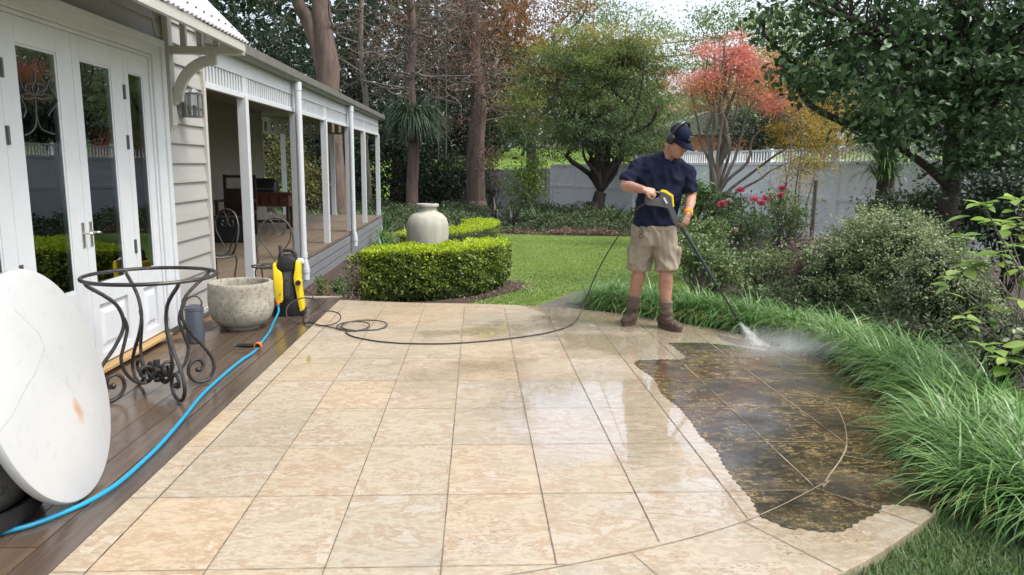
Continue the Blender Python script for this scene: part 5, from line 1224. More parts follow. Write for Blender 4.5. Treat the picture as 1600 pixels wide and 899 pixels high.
tree('autumn_tree', 'faded mauve brown tree in front of the thick brown trunk tops', 'tree', gpt(750, 33), 3.5, .06, [E_(745, 110, 70, 55, 29), E_(680, 90, 60, 60, 29), E_(630, 40, 80, 50, 29), E_(790, 150, 40, 45, 29), E_(740, 40, 90, 45, 29.5), E_(720, 190, 40, 30, 29)], 190, 24, .10, .34, 'mauve', 'bark_dark', nl=12, twigs=120, r_end=.02, asp=.45, shell=.05)
# far wood on the rise
n = 15000; xx = rng.uniform(-60, 5, n); yy = rng.uniform(70, 84, n); c = np.column_stack([xx, yy, terr(xx, yy)+rng.random(n)*(19+3*np.sin(xx*.5)+2*np.sin(xx*1.3))]); V, F, k = leaf_geo(c, 1.0, simple=True, asp=.7)
tag(npmesh('dark_wood', V, F, M['dkgreen'], None, rng.random(n)), 'dark far wood behind the house and the bare trees', 'wood', kind='stuff')
n = 26000; xx = rng.uniform(0, 110, n); yy = rng.uniform(92, 120, n); top = 12+3*np.sin(xx*.13)+2.5*np.sin(xx*.37+1)+1.6*np.sin(xx*.9)
gap = np.clip(1-np.exp(-((xx-24)/8)**2)*.3, 0, 1)
c = np.column_stack([xx, yy, terr(xx, yy)+rng.random(n)**.7*top*gap]); V, F, k = leaf_geo(c, 1.1, simple=True, asp=.7)
tag(npmesh('far_wood', V, F, M['gum'], None, rng.random(n)), 'pale green wood on the rise far beyond the garden', 'wood', kind='stuff')

# --- shrubs
def shrub(name, label, ells, nc, per, ls, cr, mat, base, cat='shrub', nst=14, group=None, stemmat='bark_dark', **kw):
    root = empty(name, base, label, cat, group); cents = clumps(ells, nc, kw.pop('shell', .45)); cents = cents[cents[:, 2] > base[2]+.02]
    mb = MB()
    for c in cents[::max(1, len(cents)//nst)]: limb(mb, base, c, .012, .004, .15, 4, 5)
    mb.build('stems', M[stemmat], root, smooth='all', world=True, fixn=False)
    leaves('foliage', M[mat], root, None, 0, per, ls, cr, .8, cents=cents, **kw)
    if mat == 'pitto':
        e2 = [(a, b, c-.04, d*.8, e*.8, f*.8) for a, b, c, d, e, f in ells]; leaves('gap_shade_foliage', M['conifer'], root, e2, len(cents)//2, 40, .04, .07, .8, .5)  # added darker inner leaves; shade in the leaf gaps is put into their colour
    return root
shrub('variegated_shrub', 'big rounded shrub with cream edged leaves behind the border grass', [E_(1370, 400, 105, 72, 7.4), E_(1320, 430, 70, 60, 7.2), E_(1440, 375, 60, 45, 7.8), E_(1390, 360, 60, 34, 7.6)], 300, 85, .030, .055, 'pitto', gpt(1370, 7.5), shell=.6)
shrub('variegated_shrub', 'smaller rounded shrub with cream edged leaves nearest the light green hydrangea', [E_(1470, 440, 62, 62, 6.2), E_(1500, 480, 50, 50, 6.0)], 170, 90, .030, .05, 'pitto', gpt(1475, 6.3), shell=.6)
shrub('leggy_shrub', 'brownish twiggy shrub at the left side of the rounded cream edged shrub', [E_(1270, 415, 40, 50, 7.6)], 70, 26, .035, .06, 'mauve', gpt(1275, 7.6), shell=.2, nst=40, stemmat='twig')
rl = ['low rose bush just right of the man', 'rose bush between the man and the grey stake', 'rose bush in front of the fence posts', 'loose rose bush left of the rounded shrub', 'small rose bush behind the border grass tips', 'rose bush under the red maple trunk', 'leafy bush right of the lance']
for i, (px, py, rx, ry, Y, mat, ls) in enumerate([(1100, 372, 34, 32, 8.6, 'rose', .05), (1160, 350, 48, 28, 10.5, 'rose', .055), (1225, 335, 50, 36, 11.5, 'rose', .055), (1205, 415, 50, 32, 8.3, 'rose', .045), (1120, 418, 40, 28, 8.0, 'rose', .045), (1130, 325, 40, 26, 13.5, 'cover', .06), (1095, 400, 28, 34, 7.7, 'rose', .045)]):
    shrub('rose_bush', rl[i], [E_(px, py, rx, ry, Y)], 80, 22, ls, .08, mat, gpt(px, Y), shell=.15, nst=30, stemmat='twig')
shrub('evergreen_shrub', 'dark leafy shrub low under the thick right hand trunk', [E_(1450, 325, 60, 30, 10.8), E_(1400, 330, 60, 30, 11.2), E_(1530, 330, 60, 30, 10.5)], 120, 40, .07, .12, 'cover', gpt(1450, 10.8))
shrub('evergreen_shrub', 'mid green shrub at the right edge behind the hydrangea', [E_(1570, 330, 60, 55, 7.5), E_(1620, 380, 60, 60, 7)], 130, 40, .06, .1, 'conifer', gpt(1575, 7.6))
shrub('yellow_shrub', 'yellow green feathery shrub at the left end of the white fence', [E_(822, 290, 30, 28, 25.5), E_(835, 268, 20, 22, 25.5)], 60, 50, .09, .2, 'lime', gpt(822, 25.5))
shrub('olive_shrub', 'golden olive shrub seen between the first veranda posts', [E_(445, 265, 28, 58, 23), E_(480, 290, 18, 36, 23)], 80, 50, .09, .22, 'olive', gpt(448, 23))
shrub('faded_shrub', 'faded twiggy shrub beside the thick brown trunk', [E_(768, 255, 14, 26, 29), E_(775, 285, 12, 16, 29)], 26, 30, .09, .2, 'mauve', gpt(768, 29))
shrub('leafy_shrub', 'broad leaved plant behind the man right shoulder', [E_(1088, 310, 16, 24, 14)], 26, 16, .14, .12, 'clivia', gpt(1088, 14))
# grey-leaved low carpet in the right bed
cover_mass('bed_cover', 'mixed low leaves between the rose bushes', [(2.9, 7.3), (5.0, 7.0), (9.0, 12.5), (7.0, 17), (5.0, 15), (3.4, 11), (3.0, 9.4)], 15000, .34, .06, 'rose')
cover_mass('shrub_undergrowth', 'low mixed leaves filling the bed between grass and shrubs', [(2.6, 7.0), (3.3, 5.6), (3.45, 4.6), (4.6, 4.8), (5.2, 6.2), (5.4, 8.0), (3.0, 8.2)], 9000, .30, .045, 'cover')
# pale leafless sapling with yellow leaves
sp = gpt(1245, 12.5); root = empty('young_tree', sp, 'thin pale sapling with sparse yellow leaves before the fence', 'tree'); mb = MB(); tips = []
for (a, b) in [(1235, 215), (1262, 190), (1225, 240), (1280, 245), (1250, 170)]:
    Q = limb(mb, sp, ay(a, b, 12.5+random.uniform(-.3, .3)), .02, .007, .1, 5, 5)
    for j in range(6): s_ = random.choice(Q[5:]); e = s_+Vector((random.gauss(0, .25), random.gauss(0, .2), random.gauss(.1, .22))); limb(mb, s_, e, .007, .003, .3, 3, 4); tips += [np.array(e), np.array(s_)]
mb.build('trunk', M['twig'], root, smooth='all', world=True, fixn=False); leaves('crown', M['gold'], root, None, 0, 16, .05, .12, .7, cents=np.array(tips))
# roses
for i, (px, py, Y, mt_) in enumerate([(1128, 321, 10.2, 'pink'), (1138, 316, 10.2, 'cream'), (1157, 298, 10.6, 'pink'), (1178, 313, 10.0, 'pink'), (1190, 319, 10.1, 'pink'), (1197, 312, 10.2, 'pink'), (1222, 296, 10.6, 'pink'), (1219, 308, 10.6, 'pink'), (1148, 360, 9.4, 'cream')]):
    c = ay(px, py, Y); n = 46; d = unit(rng.normal(size=(n, 3))); d[:, 2] = np.abs(d[:, 2])*.8
    V, F, k = leaf_geo(np.array(c)+d*.008, .058 if py < 350 else .04, up=.2, asp=.95, T=d.copy(), fold=-.25)
    labs = ['pink bloom lowest on the left beside the cream one', 'cream bloom touching the lowest left pink one', 'deep pink bloom high on its own stem near the maple trunk', 'pink bloom left of a pair in the middle of the bush', 'pink bloom lowest of the middle pair', 'pink bloom highest of the middle cluster', 'bright pink bloom highest on the right', 'small pink bloom just under the highest right one', 'pale cream bloom low in front of the lawn gap']
    o = empty('rose_bloom', c, labs[i], 'flower', 'roses in the bed by the fence'); npmesh('petals', V, F, M[mt_], o, np.repeat(rng.random(n), k), True)
    mb = MB(); g_ = Vector((c.x+random.uniform(-.1, .1), c.y+.1, tz(c.x, c.y))); limb(mb, g_, c, .006, .004, .08, 4, 5); mb.build('stem', M['rose'], o, world=True)
# rosette plants
for i, (px, Y, mt_) in enumerate([(778, 22.6, 'brome'), (800, 22.2, 'brome'), (843, 22.4, 'cover'), (960, 23, 'cover'), (1248, 14.0, 'brome'), (1278, 13.7, 'brome'), (1302, 13.3, 'brome'), (1325, 13.2, 'brome'), (1232, 14.5, 'brome'), (1088, 16, 'clivia')]):
    L_ = ['silvery dark rosette plant left of the reddish one', 'reddish dark rosette plant in the back bed', 'dark rosette under the yellow green shrub', 'dark spiky rosette at the foot of the green maple', 'dark spiky rosette left of the grey stake', 'dark spiky rosette just right of the grey stake', 'dark spiky rosette below the fence corner post', 'dark spiky rosette beside the draped trunk', 'dark spiky rosette farthest left by the fence', 'green strap rosette right behind the man']
    strappy(gpt(px, Y, .05), 34, .95 if Y > 20 else .72, 'rosette_plant', L_[i], mt_, group='dark rosette plants along the fence', wid=.07, lean=(.3, 1.6), segs=5)
# hydrangea in the near right corner
hb = Vector((3.55, 4.3, -.03)); hy_ = empty('hydrangea', hb, 'light green hydrangea with bare stems leaning in at the right edge', 'shrub'); mb = MB(); LC, LT = [], []
tips_ = [(1480, 432, 4.4), (1516, 412, 4.6), (1545, 345, 4.9), (1535, 318, 4.3), (1570, 345, 4.7), (1590, 312, 4.2), (1560, 395, 4.5), (1598, 420, 4.4), (1510, 497, 4.1), (1550, 480, 4.5), (1580, 385, 5.0), (1540, 540, 3.9), (1600, 470, 4.2), (1590, 350, 4.4), (1610, 540, 3.9), (1505, 370, 5.2), (1570, 560, 3.9), (1625, 330, 4.3), (1640, 400, 4.2)]
for (px, py, Y) in tips_:
    tip = ay(px, py, Y); st0 = hb+Vector((random.uniform(-.12, .25), random.uniform(-.25, .2), 0)); mid = st0.lerp(tip, .55)+Vector((random.uniform(-.05, .05), 0, .10))
    Q = catmull([st0, st0.lerp(mid, .5)+Vector((0, 0, .05)), mid, tip], 5); mb.tube(Q, [.0075, .004], 6)
    n = random.choice([4, 5, 6]); a0 = random.uniform(0, 6.28)
    for j in range(n):
        a = a0+6.28*j/n; LC.append(np.array(tip)+np.array([0, 0, -.01*(j % 2)])); LT.append([math.cos(a), math.sin(a), random.uniform(-.1, .5)])
mb.build('stems', M['twig'], hy_, smooth='all', world=True)
def bigleaf(c, T, size, asp):
    c = np.array(c); T = unit(np.array(T, float)); n = len(c); Nn = np.tile([0, 0, 1.], (n, 1))+rng.normal(0, .25, (n, 3)); B = unit(np.cross(T, Nn)); Nn = unit(np.cross(B, T)); L = (size*rng.uniform(.7, 1.3, n))[:, None]
    prof = [(0, .0), (.1, .32), (.28, .72), (.5, .92), (.7, .75), (.87, .38), (1, .0)]; rows = []
    for s_, w_ in prof:
        ctr_ = c+T*L*s_-Nn*L*.22*s_*s_; W = B*L*asp*.5*w_+0; up__ = Nn*L*.07*w_; rows += [ctr_-W+up__, ctr_, ctr_+W+up__]
    V = np.stack(rows, 1); k = np.arange(n)[:, None]*21; q = []
    for i in range(6):
        for j in (0, 1): q.append([3*i+j, 3*i+j+1, 3*i+4+j, 3*i+3+j])
    F = np.concatenate([k+np.array([x]) for x in q], 1).reshape(-1, 4); return V.reshape(-1, 3), F, 12
LC += [c+rng.normal(0, .03, 3)+np.array([0, 0, -.05]) for c in LC[::2]]; LT += [[-t_[1], t_[0], t_[2]-.2] for t_ in LT[::2]]
V, F, k = bigleaf(LC, LT, .115, .62); npmesh('foliage', V, F, M['hydra'], hy_, np.repeat(rng.random(len(LC)), k), True, smooth=True)
mb = MB()
for i in range(26):
    a = hb+Vector((random.uniform(-.3, .4), random.uniform(-.3, .5), 0)); b = ay(random.uniform(1490, 1660), random.uniform(380, 520), random.uniform(4.2, 5)); limb(mb, a, b, .005, .002, .2, 5, 5)
mb.build('bare_twigs', M['twig'], hy_, smooth='all', world=True)
shrub('variegated_plant', 'low cream variegated plant beneath the hydrangea stems', [E_(1580, 545, 28, 22, 4.2)], 26, 9, .05, .05, 'pitto', gpt(1580, 4.3), nst=20)
# fallen leaves
xy = np.array([[2.45, 4.5], [2.4, 5.0], [2.36, 3.9], [-1.2, 5.2], [.9, 9.1], [1.3, 11], [2.4, 12.5], [.8, 10.2], [1.9, 9.9], [1.4, 8.9]]); V, F, k = leaf_geo(np.column_stack([xy, np.where(xy[:, 1] > 8, terr(xy[:, 0], xy[:, 1])+.03, .008)]), .05, up=5, asp=.6)
tag(npmesh('fallen_leaves', V, F, M['straw'], None, np.repeat(rng.random(len(xy)), k)), kind='stuff')

# ================================================================= THE MAN
man = empty('person', (1.57, 6.5, 0), 'man in cap, ear muffs, navy shirt, khaki shorts and brown boots holding a spray lance', 'person')
def bfuse(mb, name, mat, vox, sm=3, folds=None): return fused(mb, name, mat, man, vox, sm, world=True, folds=folds)
X0, Y0 = 1.57, 6.5
def W(px, py, Y): return ay(px, py, Y)
SH_L = Vector((1.440, 6.50, 1.445)); EL_L = Vector((1.285, 6.43, 1.265)); WR_L = W(1007, 297, 6.14)
SH_R = Vector((1.835, 6.43, 1.375)); EL_R = W(1080, 308, 6.42); WR_R = W(1075, 336, 6.13)
HIPS = Vector((1.575, 6.50, .93)); NECK = Vector((1.655, 6.45, 1.50)); HEAD = W(1060, 219, 6.33)
def ringseg(mb, P, radii, n=14, flat=1.0, fr=None):
    """tapered limb: list of points and radii"""
    mb.tube(catmull(P, 4), list(np.interp(np.linspace(0, 1, (len(P)-1)*4+1), np.linspace(0, 1, len(radii)), radii)), n)
def torso(mb, k, z0, z1):
    secs = []
    for z, x, y, rx, ry in [(.74, 1.575, 6.50, .165, .115), (.84, 1.575, 6.50, .175, .125), (.92, 1.578, 6.50, .172, .125), (1.02, 1.585, 6.49, .165, .125), (1.12, 1.595, 6.48, .168, .13), (1.22, 1.605, 6.47, .182, .132), (1.32, 1.62, 6.47, .200, .130), (1.385, 1.632, 6.46, .190, .115), (1.43, 1.64, 6.455, .150, .10), (1.48, 1.648, 6.45, .095, .075), (1.53, 1.655, 6.44, .065, .06)]:
        if z0-1e-6 <= z <= z1+1e-6:
            tilt = Vector((1, .05, -.13*min(1, max(0, (z-1.0)/.4)))).normalized(); secs.append(((x, y, z), tilt, (0, 1, 0), rx+k, ry+k))
    mb.loft(secs, 24, 2.3)
# head direction: looking down towards the lance tip (image right, forward)
hf_ = Vector((.56, -.60, -.57)).normalized(); hr = hf_.cross(Vector((0, 0, 1))).normalized(); hu = hr.cross(hf_).normalized()
hr = -hr if hr.x > 0 else hr                      # hr: his right hand side (image left)
def HP_(r, f, u): return HEAD+hr*r+hf_*f+hu*u
body = MB(); torso(body, -.022, .74, 1.53)
ringseg(body, [NECK-Vector((0, 0, .04)), NECK+Vector((.02, -.03, .05)), HP_(0, -.03, -.06)], [.068, .060, .056])
body.loft([(HP_(0, f, u), hr, hf_, a, b) for u, f, a, b in [(-.135, .055, .026, .03), (-.115, .05, .045, .052), (-.08, .03, .062, .078), (-.04, .012, .070, .092), (0, .002, .075, .098), (.04, -.003, .077, .099), (.075, -.006, .070, .09), (.10, -.01, .050, .066), (.118, -.012, .02, .03)]], 22, 2.15)
body.loft([(HP_(0, .092, .018), hr, hf_, .010, .010), (HP_(0, .106, -.012), hr, hf_, .014, .014), (HP_(0, .112, -.032), hr, hf_, .019, .014), (HP_(0, .10, -.040), hr, hf_, .014, .010)], 10)
body.loft([(HP_(0, .085, -.062), hr, hf_, .026, .012), (HP_(0, .093, -.070), hr, hf_, .028, .012), (HP_(0, .088, -.080), hr, hf_, .022, .012)], 10)
for s in (-1, 1): body.sphere(HP_(s*.076, -.005, -.005), (.014, .022, .03), 10, 8); body.sphere(HP_(s*.030, .078, .022), (.022, .014, .012), 8, 6)
# arms
ringseg(body, [SH_L+Vector((.05, 0, -.02)), SH_L.lerp(EL_L, .5)+Vector((-.01, 0, 0)), EL_L], [.062, .054, .045])
ringseg(body, [EL_L, EL_L.lerp(WR_L, .3), EL_L.lerp(WR_L, .7), WR_L], [.046, .050, .038, .029])
ringseg(body, [SH_R+Vector((-.05, 0, -.02)), SH_R.lerp(EL_R, .5)+Vector((.01, 0, 0)), EL_R], [.062, .052, .043])
ringseg(body, [EL_R, EL_R.lerp(WR_R, .35), EL_R.lerp(WR_R, .75), WR_R], [.044, .046, .033, .028])
# legs
LEGS = []
for s, foot, hipx in ((-1, Vector((1.445, 6.66, 0)), -.088), (1, Vector((1.70, 6.42, 0)), .088)):
    hp = HIPS+Vector((hipx, 0, -.05)); kn = hp.lerp(foot, .50)+Vector((0, -.035, .0)); kn.z = .49
    an = foot+Vector((0, .02, .12)); ringseg(body, [hp, hp.lerp(kn, .5)+Vector((s*.01, 0, 0)), kn, kn.lerp(an, .3)+Vector((0, .015, 0)), kn.lerp(an, .7), an], [.095, .082, .060, .062, .044, .038]); LEGS.append((s, hp, kn, an, foot))
# hands: palm, four fingers and a thumb, rooted in the forearms
def hand(mb, wr, pd, nrm, curl, spread=.0, L=.085, thumb=1):
    """pd palm direction, nrm back-of-hand normal; fingers curl away from nrm"""
    pd = pd.normalized(); sdv = pd.cross(nrm).normalized(); nrm = sdv.cross(pd).normalized()
    c = wr+pd*.045
    mb.loft([(wr-pd*.015, sdv, nrm, .026, .020), (wr+pd*.02, sdv, nrm, .034, .018), (wr+pd*.055, sdv, nrm, .041, .016), (wr+pd*.085, sdv, nrm, .040, .013)], 14, 2.6)
    for i, fl_s in enumerate((.92, 1.05, 1.0, .82)):
        p = wr+pd*(.080-.004*abs(i-1.4))+sdv*(-.030+.020*i); d = pd; P = [p-pd*.02, p]
        for j, seg in enumerate((.036, .026, .020)):
            a = curl[j]; d = (d*math.cos(a)-nrm*math.sin(a)).normalized(); nrm2 = (nrm*math.cos(sum(curl[:j+1]))+pd*math.sin(sum(curl[:j+1]))); P.append(P[-1]+d*seg*fl_s)
            if j < 2: nn_ = nrm*math.cos(sum(curl[:j+1]))+pd*math.sin(sum(curl[:j+1])); d = pd*math.cos(sum(curl[:j+1]))-nrm*math.sin(sum(curl[:j+1]))
            nxt = sum(curl[:j+2]); d = (pd*math.cos(sum(curl[:j+1]))-nrm*math.sin(sum(curl[:j+1])))
            P[-1] = P[-2]+d*seg*fl_s
        mb.tube(P, [.0095, .0095, .009, .0082, .0065], 8)
    t0 = wr+pd*.022-sdv*.03*thumb; t1 = t0-sdv*.022*thumb+pd*.028-nrm*.012; t2 = t1+pd*.026-nrm*.018+sdv*.004*thumb; mb.tube([t0, t1, t2, t2+pd*.012-nrm*.012], [.012, .0105, .009, .007], 8)
# gun frame of reference
G0 = W(1016, 306, 6.12); G1 = W(1047, 328, 6.10)
hand(body, WR_L, Vector((.85, -.12, -.22)), Vector((.12, -.80, .58)), (.85, 1.0, .7), thumb=-1)
hand(body, WR_R, Vector((-.30, -.12, -.9)), Vector((.6, -.8, .0)), (.8, .9, .6), thumb=1)
bo = bfuse(body, 'body', M['skin'], .0062, 3)
# shirt
sh = MB(); torso(sh, .019, .92, 1.49)
def sleeve(a, b, t, r0, r1): 
    e = a.lerp(b, t); ringseg(sh, [a+(Vector((1.6, 6.46, a.z))-a)*.35, a, a.lerp(e, .5), e], [r0*1.02, r0, (r0+r1)/2, r1])
sleeve(SH_L, EL_L, .88, .070, .080); sleeve(SH_R, EL_R, .80, .070, .074)
for S_ in (SH_L, SH_R): sh.tube([NECK+Vector((0, 0, .0)), NECK.lerp(S_, .4)+Vector((0, 0, -.005)), NECK.lerp(S_, .85)+Vector((0, 0, -.012)), S_], [.062, .074, .078, .076], 14)
bfuse(sh, 'shirt', M['navy'], .008, 6, (.020, (10, 8, 7)))
col = MB()
for s in (-1, 1):
    col.tube(catmull([NECK+Vector((s*.0, .065, .045)), NECK+Vector((s*.062, .02, .035)), NECK+Vector((s*.058, -.05, .0)), NECK+Vector((s*.018+.01, -.095, -.05))], 5), [.017, .018, .018, .012], 8)
col.build('collar', M['navy'], man, smooth=True, world=True)
pk = MB(); a = Vector((1.665, 6.345, 1.43)); pk.obox(a+Vector((0, -.003, -.07)), (1, 0, 0), (0, 1, 0), (-.08, -.0, 1), .014, .006, .07); pk.build('placket', M['navy'], man, bevel=.004, world=True)
# shorts
sr = MB(); torso(sr, .014, .74, .92)
for s, hp, kn, an, ft in LEGS:
    e = hp.lerp(kn, .93); ringseg(sr, [hp+Vector((0, 0, .04)), hp.lerp(e, .35), hp.lerp(e, .75)+Vector((s*.008, 0, 0)), e+Vector((s*.006, 0, 0))], [.108, .112, .105, .104])
    sr.obox(hp.lerp(e, .62)+Vector((s*.105, 0, 0)), (1, 0, 0), (0, 1, 0), (0, 0, 1), .014, .07, .075)
so_ = bfuse(sr, 'shorts', M['khaki'], .008, 6, (.018, (11, 9, 6)))
bpy.context.view_layer.update()
bl = MB(); bl.loft([((1.577, 6.50, .885), (1, 0, 0), (0, 1, 0), .192, .143), ((1.578, 6.50, .918), (1, 0, 0), (0, 1, 0), .192, .143)], 24, 2.3); bl.build('belt', M['khaki'], man, smooth=True, world=True)
cb = MB(); c = W(1002, 366, 6.35); cb.tube(catmull([c+Vector(v) for v in [(0, 0, .035), (.018, 0, .02), (.0, 0, .002), (-.018, 0, -.018), (0, 0, -.036), (.018, 0, -.018), (0, 0, .002), (-.018, 0, .02)]], 5, True), .0035, 6, closed=True); cb.tube([c+Vector((0, 0, .035)), c+Vector((0, .01, .06))], .003, 5); cb.build('carabiner', M['black'], man, smooth=True, world=True)
# boots
for s, hp, kn, an, ft in LEGS:
    td = Vector((-.52, -.85, 0)).normalized() if s < 0 else Vector((.42, -.9, 0)).normalized(); sdv = Vector((td.y, -td.x, 0)); g = ft+Vector((0, .02, 0))
    b = MB(); b.loft([(g-td*.085+Vector((0, 0, .065)), sdv, (0, 0, 1), .028, .035), (g-td*.07+Vector((0, 0, .062)), sdv, (0, 0, 1), .040, .045), (g-td*.0+Vector((0, 0, .062)), sdv, (0, 0, 1), .046, .048), (g+td*.07+Vector((0, 0, .055)), sdv, (0, 0, 1), .049, .042), (g+td*.14+Vector((0, 0, .048)), sdv, (0, 0, 1), .051, .034), (g+td*.185+Vector((0, 0, .043)), sdv, (0, 0, 1), .042, .028), (g+td*.205+Vector((0, 0, .038)), sdv, (0, 0, 1), .02, .016)], 18, 2.4)
    b.loft([(g+Vector((0, 0, .05)), td, sdv, .066, .048), (g+Vector((0, 0, .11)), td, sdv, .060, .048), (g+Vector((0, 0, .165)), td, sdv, .055, .050)], 18, 2.2)
    bo_ = bfuse(b, 'boot', M['boot'], .007, 3, (.006, (28, 28, 28)))
    so2 = MB(); pts = []
    for k in range(28):
        a = 2*math.pi*k/28; u = math.cos(a); v = math.sin(a); q = g+td*(.058+.155*u)+sdv*(.052*v*(1+.1*u)); pts.append((q.x, q.y))
    so2.prism(pts, .002, .030); s_o = so2.build('sole', M['sole'], bo_, smooth=True)
    gt = MB(); zz = [.13, .15, .165, .185, .20, .22, .235, .255]
    c = lambda z: an.lerp(kn, max(0, (z-.12)/.37))
    gt.loft([((c(z).x, c(z).y, z), (1, 0, 0), (0, 1, 0), .060+.008*math.sin(z*190)+.0, .062+.007*math.sin(z*190+1)) for z in zz], 18)
    gt.build('boot_cuff', M['gaiter'], man, smooth='all', world=True)
    lc = MB()
    for k in range(4): q = g+td*(.055+.02*k)+Vector((0, 0, .118-.012*k)); lc.tube([q-sdv*.028, q+td*.004+Vector((0, 0, .006)), q+sdv*.028], .0035, 5)
    lc.build('laces', M['gaiter'], bo_, world=False)
# cap, ear muffs, glasses, wrist band, hair
cp = MB(); secs = []
for u, a, b, f in [(.030, .083, .108, -.004), (.06, .084, .106, -.005), (.09, .078, .097, -.008), (.115, .060, .075, -.01), (.130, .034, .042, -.012), (.136, .01, .012, -.012)]: secs.append((HP_(0, f, u), hr, hf_, a, b))
cp.loft(secs, 26); cap = cp.build('cap', M['navy'], man, smooth='all', world=True)
br = MB(); vs = []; fs = []; n = 13
for i in range(n):
    a = math.pi*(i/(n-1)); r1 = Vector((math.cos(a), math.sin(a)))
    for (kx, kf, du) in ((.080, .100, .036), (.083, .185, .012)):
        p = HP_(r1.x*kx, -.004+r1.y*kf, du-.02*(r1.x**2)*(kf > .15)); vs += [p, p-hu*.006]
for i in range(n-1):
    a, b = 4*i, 4*i+4
    fs += [(a, b, b+2, a+2), (a+1, a+3, b+3, b+1), (a+2, b+2, b+3, a+3)]
br.add(vs, fs); br.build('cap_brim', M['navy'], man, smooth='all', world=True)
pt = MB(); c = HP_(.0, .095, .075); pt.obox(HP_(.0, .094, .076), hr, hu+hf_*-.25, hf_, .030, .018, .005); pt.build('cap_patch', M['patch'], man, world=True)
em = MB()
for s in (-1, 1):
    q = HP_(s*.088, -.012, -.004); em.loft([(q-hr*s*.012, hf_, hu, .034, .044), (q+hr*s*.008, hf_, hu, .036, .046), (q+hr*s*.030, hf_, hu, .030, .039), (q+hr*s*.036, hf_, hu, .018, .026)], 18, 2.3)
em.build('ear_cups', M['black'], man, smooth=True, world=True)
MB().tube(catmull([HP_(-.105, -.012, .02), HP_(-.105, -.02, .08), HP_(-.06, -.025, .14), HP_(0, -.027, .158), HP_(.06, -.025, .14), HP_(.105, -.02, .08), HP_(.105, -.012, .02)], 6), .011, 8).build('headband', M['black'], man, smooth=True, world=True)
gl = MB()
for s in (-1, 1):
    gl.tube([HP_(s*.034+.024*math.cos(a), .106-.25*abs(.024*math.cos(a)+.0)*0, .014+.017*math.sin(a)) for a in np.linspace(0, 6.283, 18, endpoint=False)], .0025, 5, closed=True)
    gl.tube([HP_(s*.058, .104, .02), HP_(s*.074, .06, .022), HP_(s*.08, .0, .018)], .0026, 5)
gl.tube([HP_(-.010, .107, .02), HP_(.010, .107, .02)], .0025, 5); gl.build('glasses', M['lens'], man, smooth=True, world=True)
hh = MB(); hh.loft([(HP_(0, -.028, u), hr, hf_, a, b) for u, a, b in [(-.06, .058, .062), (-.03, .068, .074), (.0, .075, .08), (.035, .078, .083)]], 20); hh.build('hair', M['hair'], man, smooth=True, world=True)
eb = MB(); 
for s in (-1, 1): eb.sphere(HP_(s*.031, .094, .014), .008, 8, 6)
eb.build('eyes', M['lens'], man, smooth=True, world=True)
mo = MB(); mo.tube([HP_(-.022, .100, -.072), HP_(0, .106, -.071), HP_(.022, .100, -.072)], .0035, 6); mo.build('mouth', simple('lip', (.38, .14, .10), .5, .05, 9), man, smooth=True, world=True)
wv = (WR_R-EL_R).normalized(); wbz = MB(); wbz.tube([WR_R-wv*.065, WR_R-wv*.06, WR_R-wv*.045, WR_R-wv*.03, WR_R-wv*.012, WR_R-wv*.005], [.036, .0395, .037, .040, .038, .033], 16); wbz.build('wrist_band', simple('orange_cloth', (.75, .30, .02), .8, .25, 60, c2=(.45, .13, .02)), man, smooth='all', world=True)
MB().tube([WR_R+wv*.083+Vector((0.0, -.012, 0)), WR_R+wv*.086+Vector((0.0, -.012, 0))], .0135, 10).build('ring', M['labelw'], man, world=True)

# ---- spray gun and lance, held
gun = empty('spray_lance', G1, 'grey and yellow trigger gun with a long black lance held in both hands', 'spray lance')
YG = 6.155
def g(px, py): p = W(px, py, YG); return (p.x, p.z)
gb = MB(); poly = [g(x, y) for x, y in [(1008.5, 307), (1012, 306), (1029, 311), (1031, 300), (1036, 298), (1048, 306), (1052, 326), (1060, 345), (1065, 356), (1058, 357), (1050, 344), (1043, 326), (1036, 324), (1024, 322), (1011, 321), (1008, 316)]]
gb.prism_y(poly, YG-.022, YG+.022); gb.build('gun_body', M['grey_pl'], gun, bevel=.005, world=True)
gd = MB(); gd.tube([Vector((g(1012, 306)[0], YG, g(1012, 306)[1])), Vector((g(1009, 298)[0], YG, g(1009, 298)[1])), Vector((g(1020, 300)[0], YG, g(1020, 300)[1])), Vector((g(1033, 303)[0], YG, g(1033, 303)[1]))], .014, 10); gd.build('handle', M['black'], gun, smooth=True, world=True)
yt = MB(); yt.prism_y([g(x, y) for x, y in [(1031, 300), (1034, 296.5), (1040, 297.5), (1051, 305), (1052.5, 323), (1050, 324), (1048, 308), (1038, 301.5)]], YG-.024, YG+.024); yt.build('yellow_trim', M['yellow'], gun, bevel=.004, world=True)
lb = MB(); a, b = Vector((g(1036, 309)[0], YG-.026, g(1036, 309)[1])), Vector((g(1041, 318)[0], YG-.026, g(1041, 318)[1])); d = (b-a).normalized(); lb.obox((a+b)/2, d, (0, 1, 0), d.cross(Vector((0, 1, 0))), .028, .003, .008); lb.build('badge', M['labelw'], gun, world=True)
T0 = Vector((g(1061, 349)[0], YG, g(1061, 349)[1])); TIP = at(1155, 503, .10)
T1 = T0.lerp(TIP, .28); T2 = T0.lerp(TIP, .62)
MB().tube([T0-(TIP-T0).normalized()*.04, T0, T1], [.017, .018, .017], 14).build('lance_grip', simple('dark_green_grip', (.02, .035, .03), .4, .1, 9), gun, smooth=True, world=True)
MB().tube([T1, T2], [.0155, .0115], 14).build('lance_sleeve', simple('dark_teal_tube', (.018, .04, .036), .35, .1, 9), gun, smooth=True, world=True)
MB().tube([T2, T0.lerp(TIP, .9)], .008, 10).build('lance_tube', M['black'], gun, smooth=True, world=True)
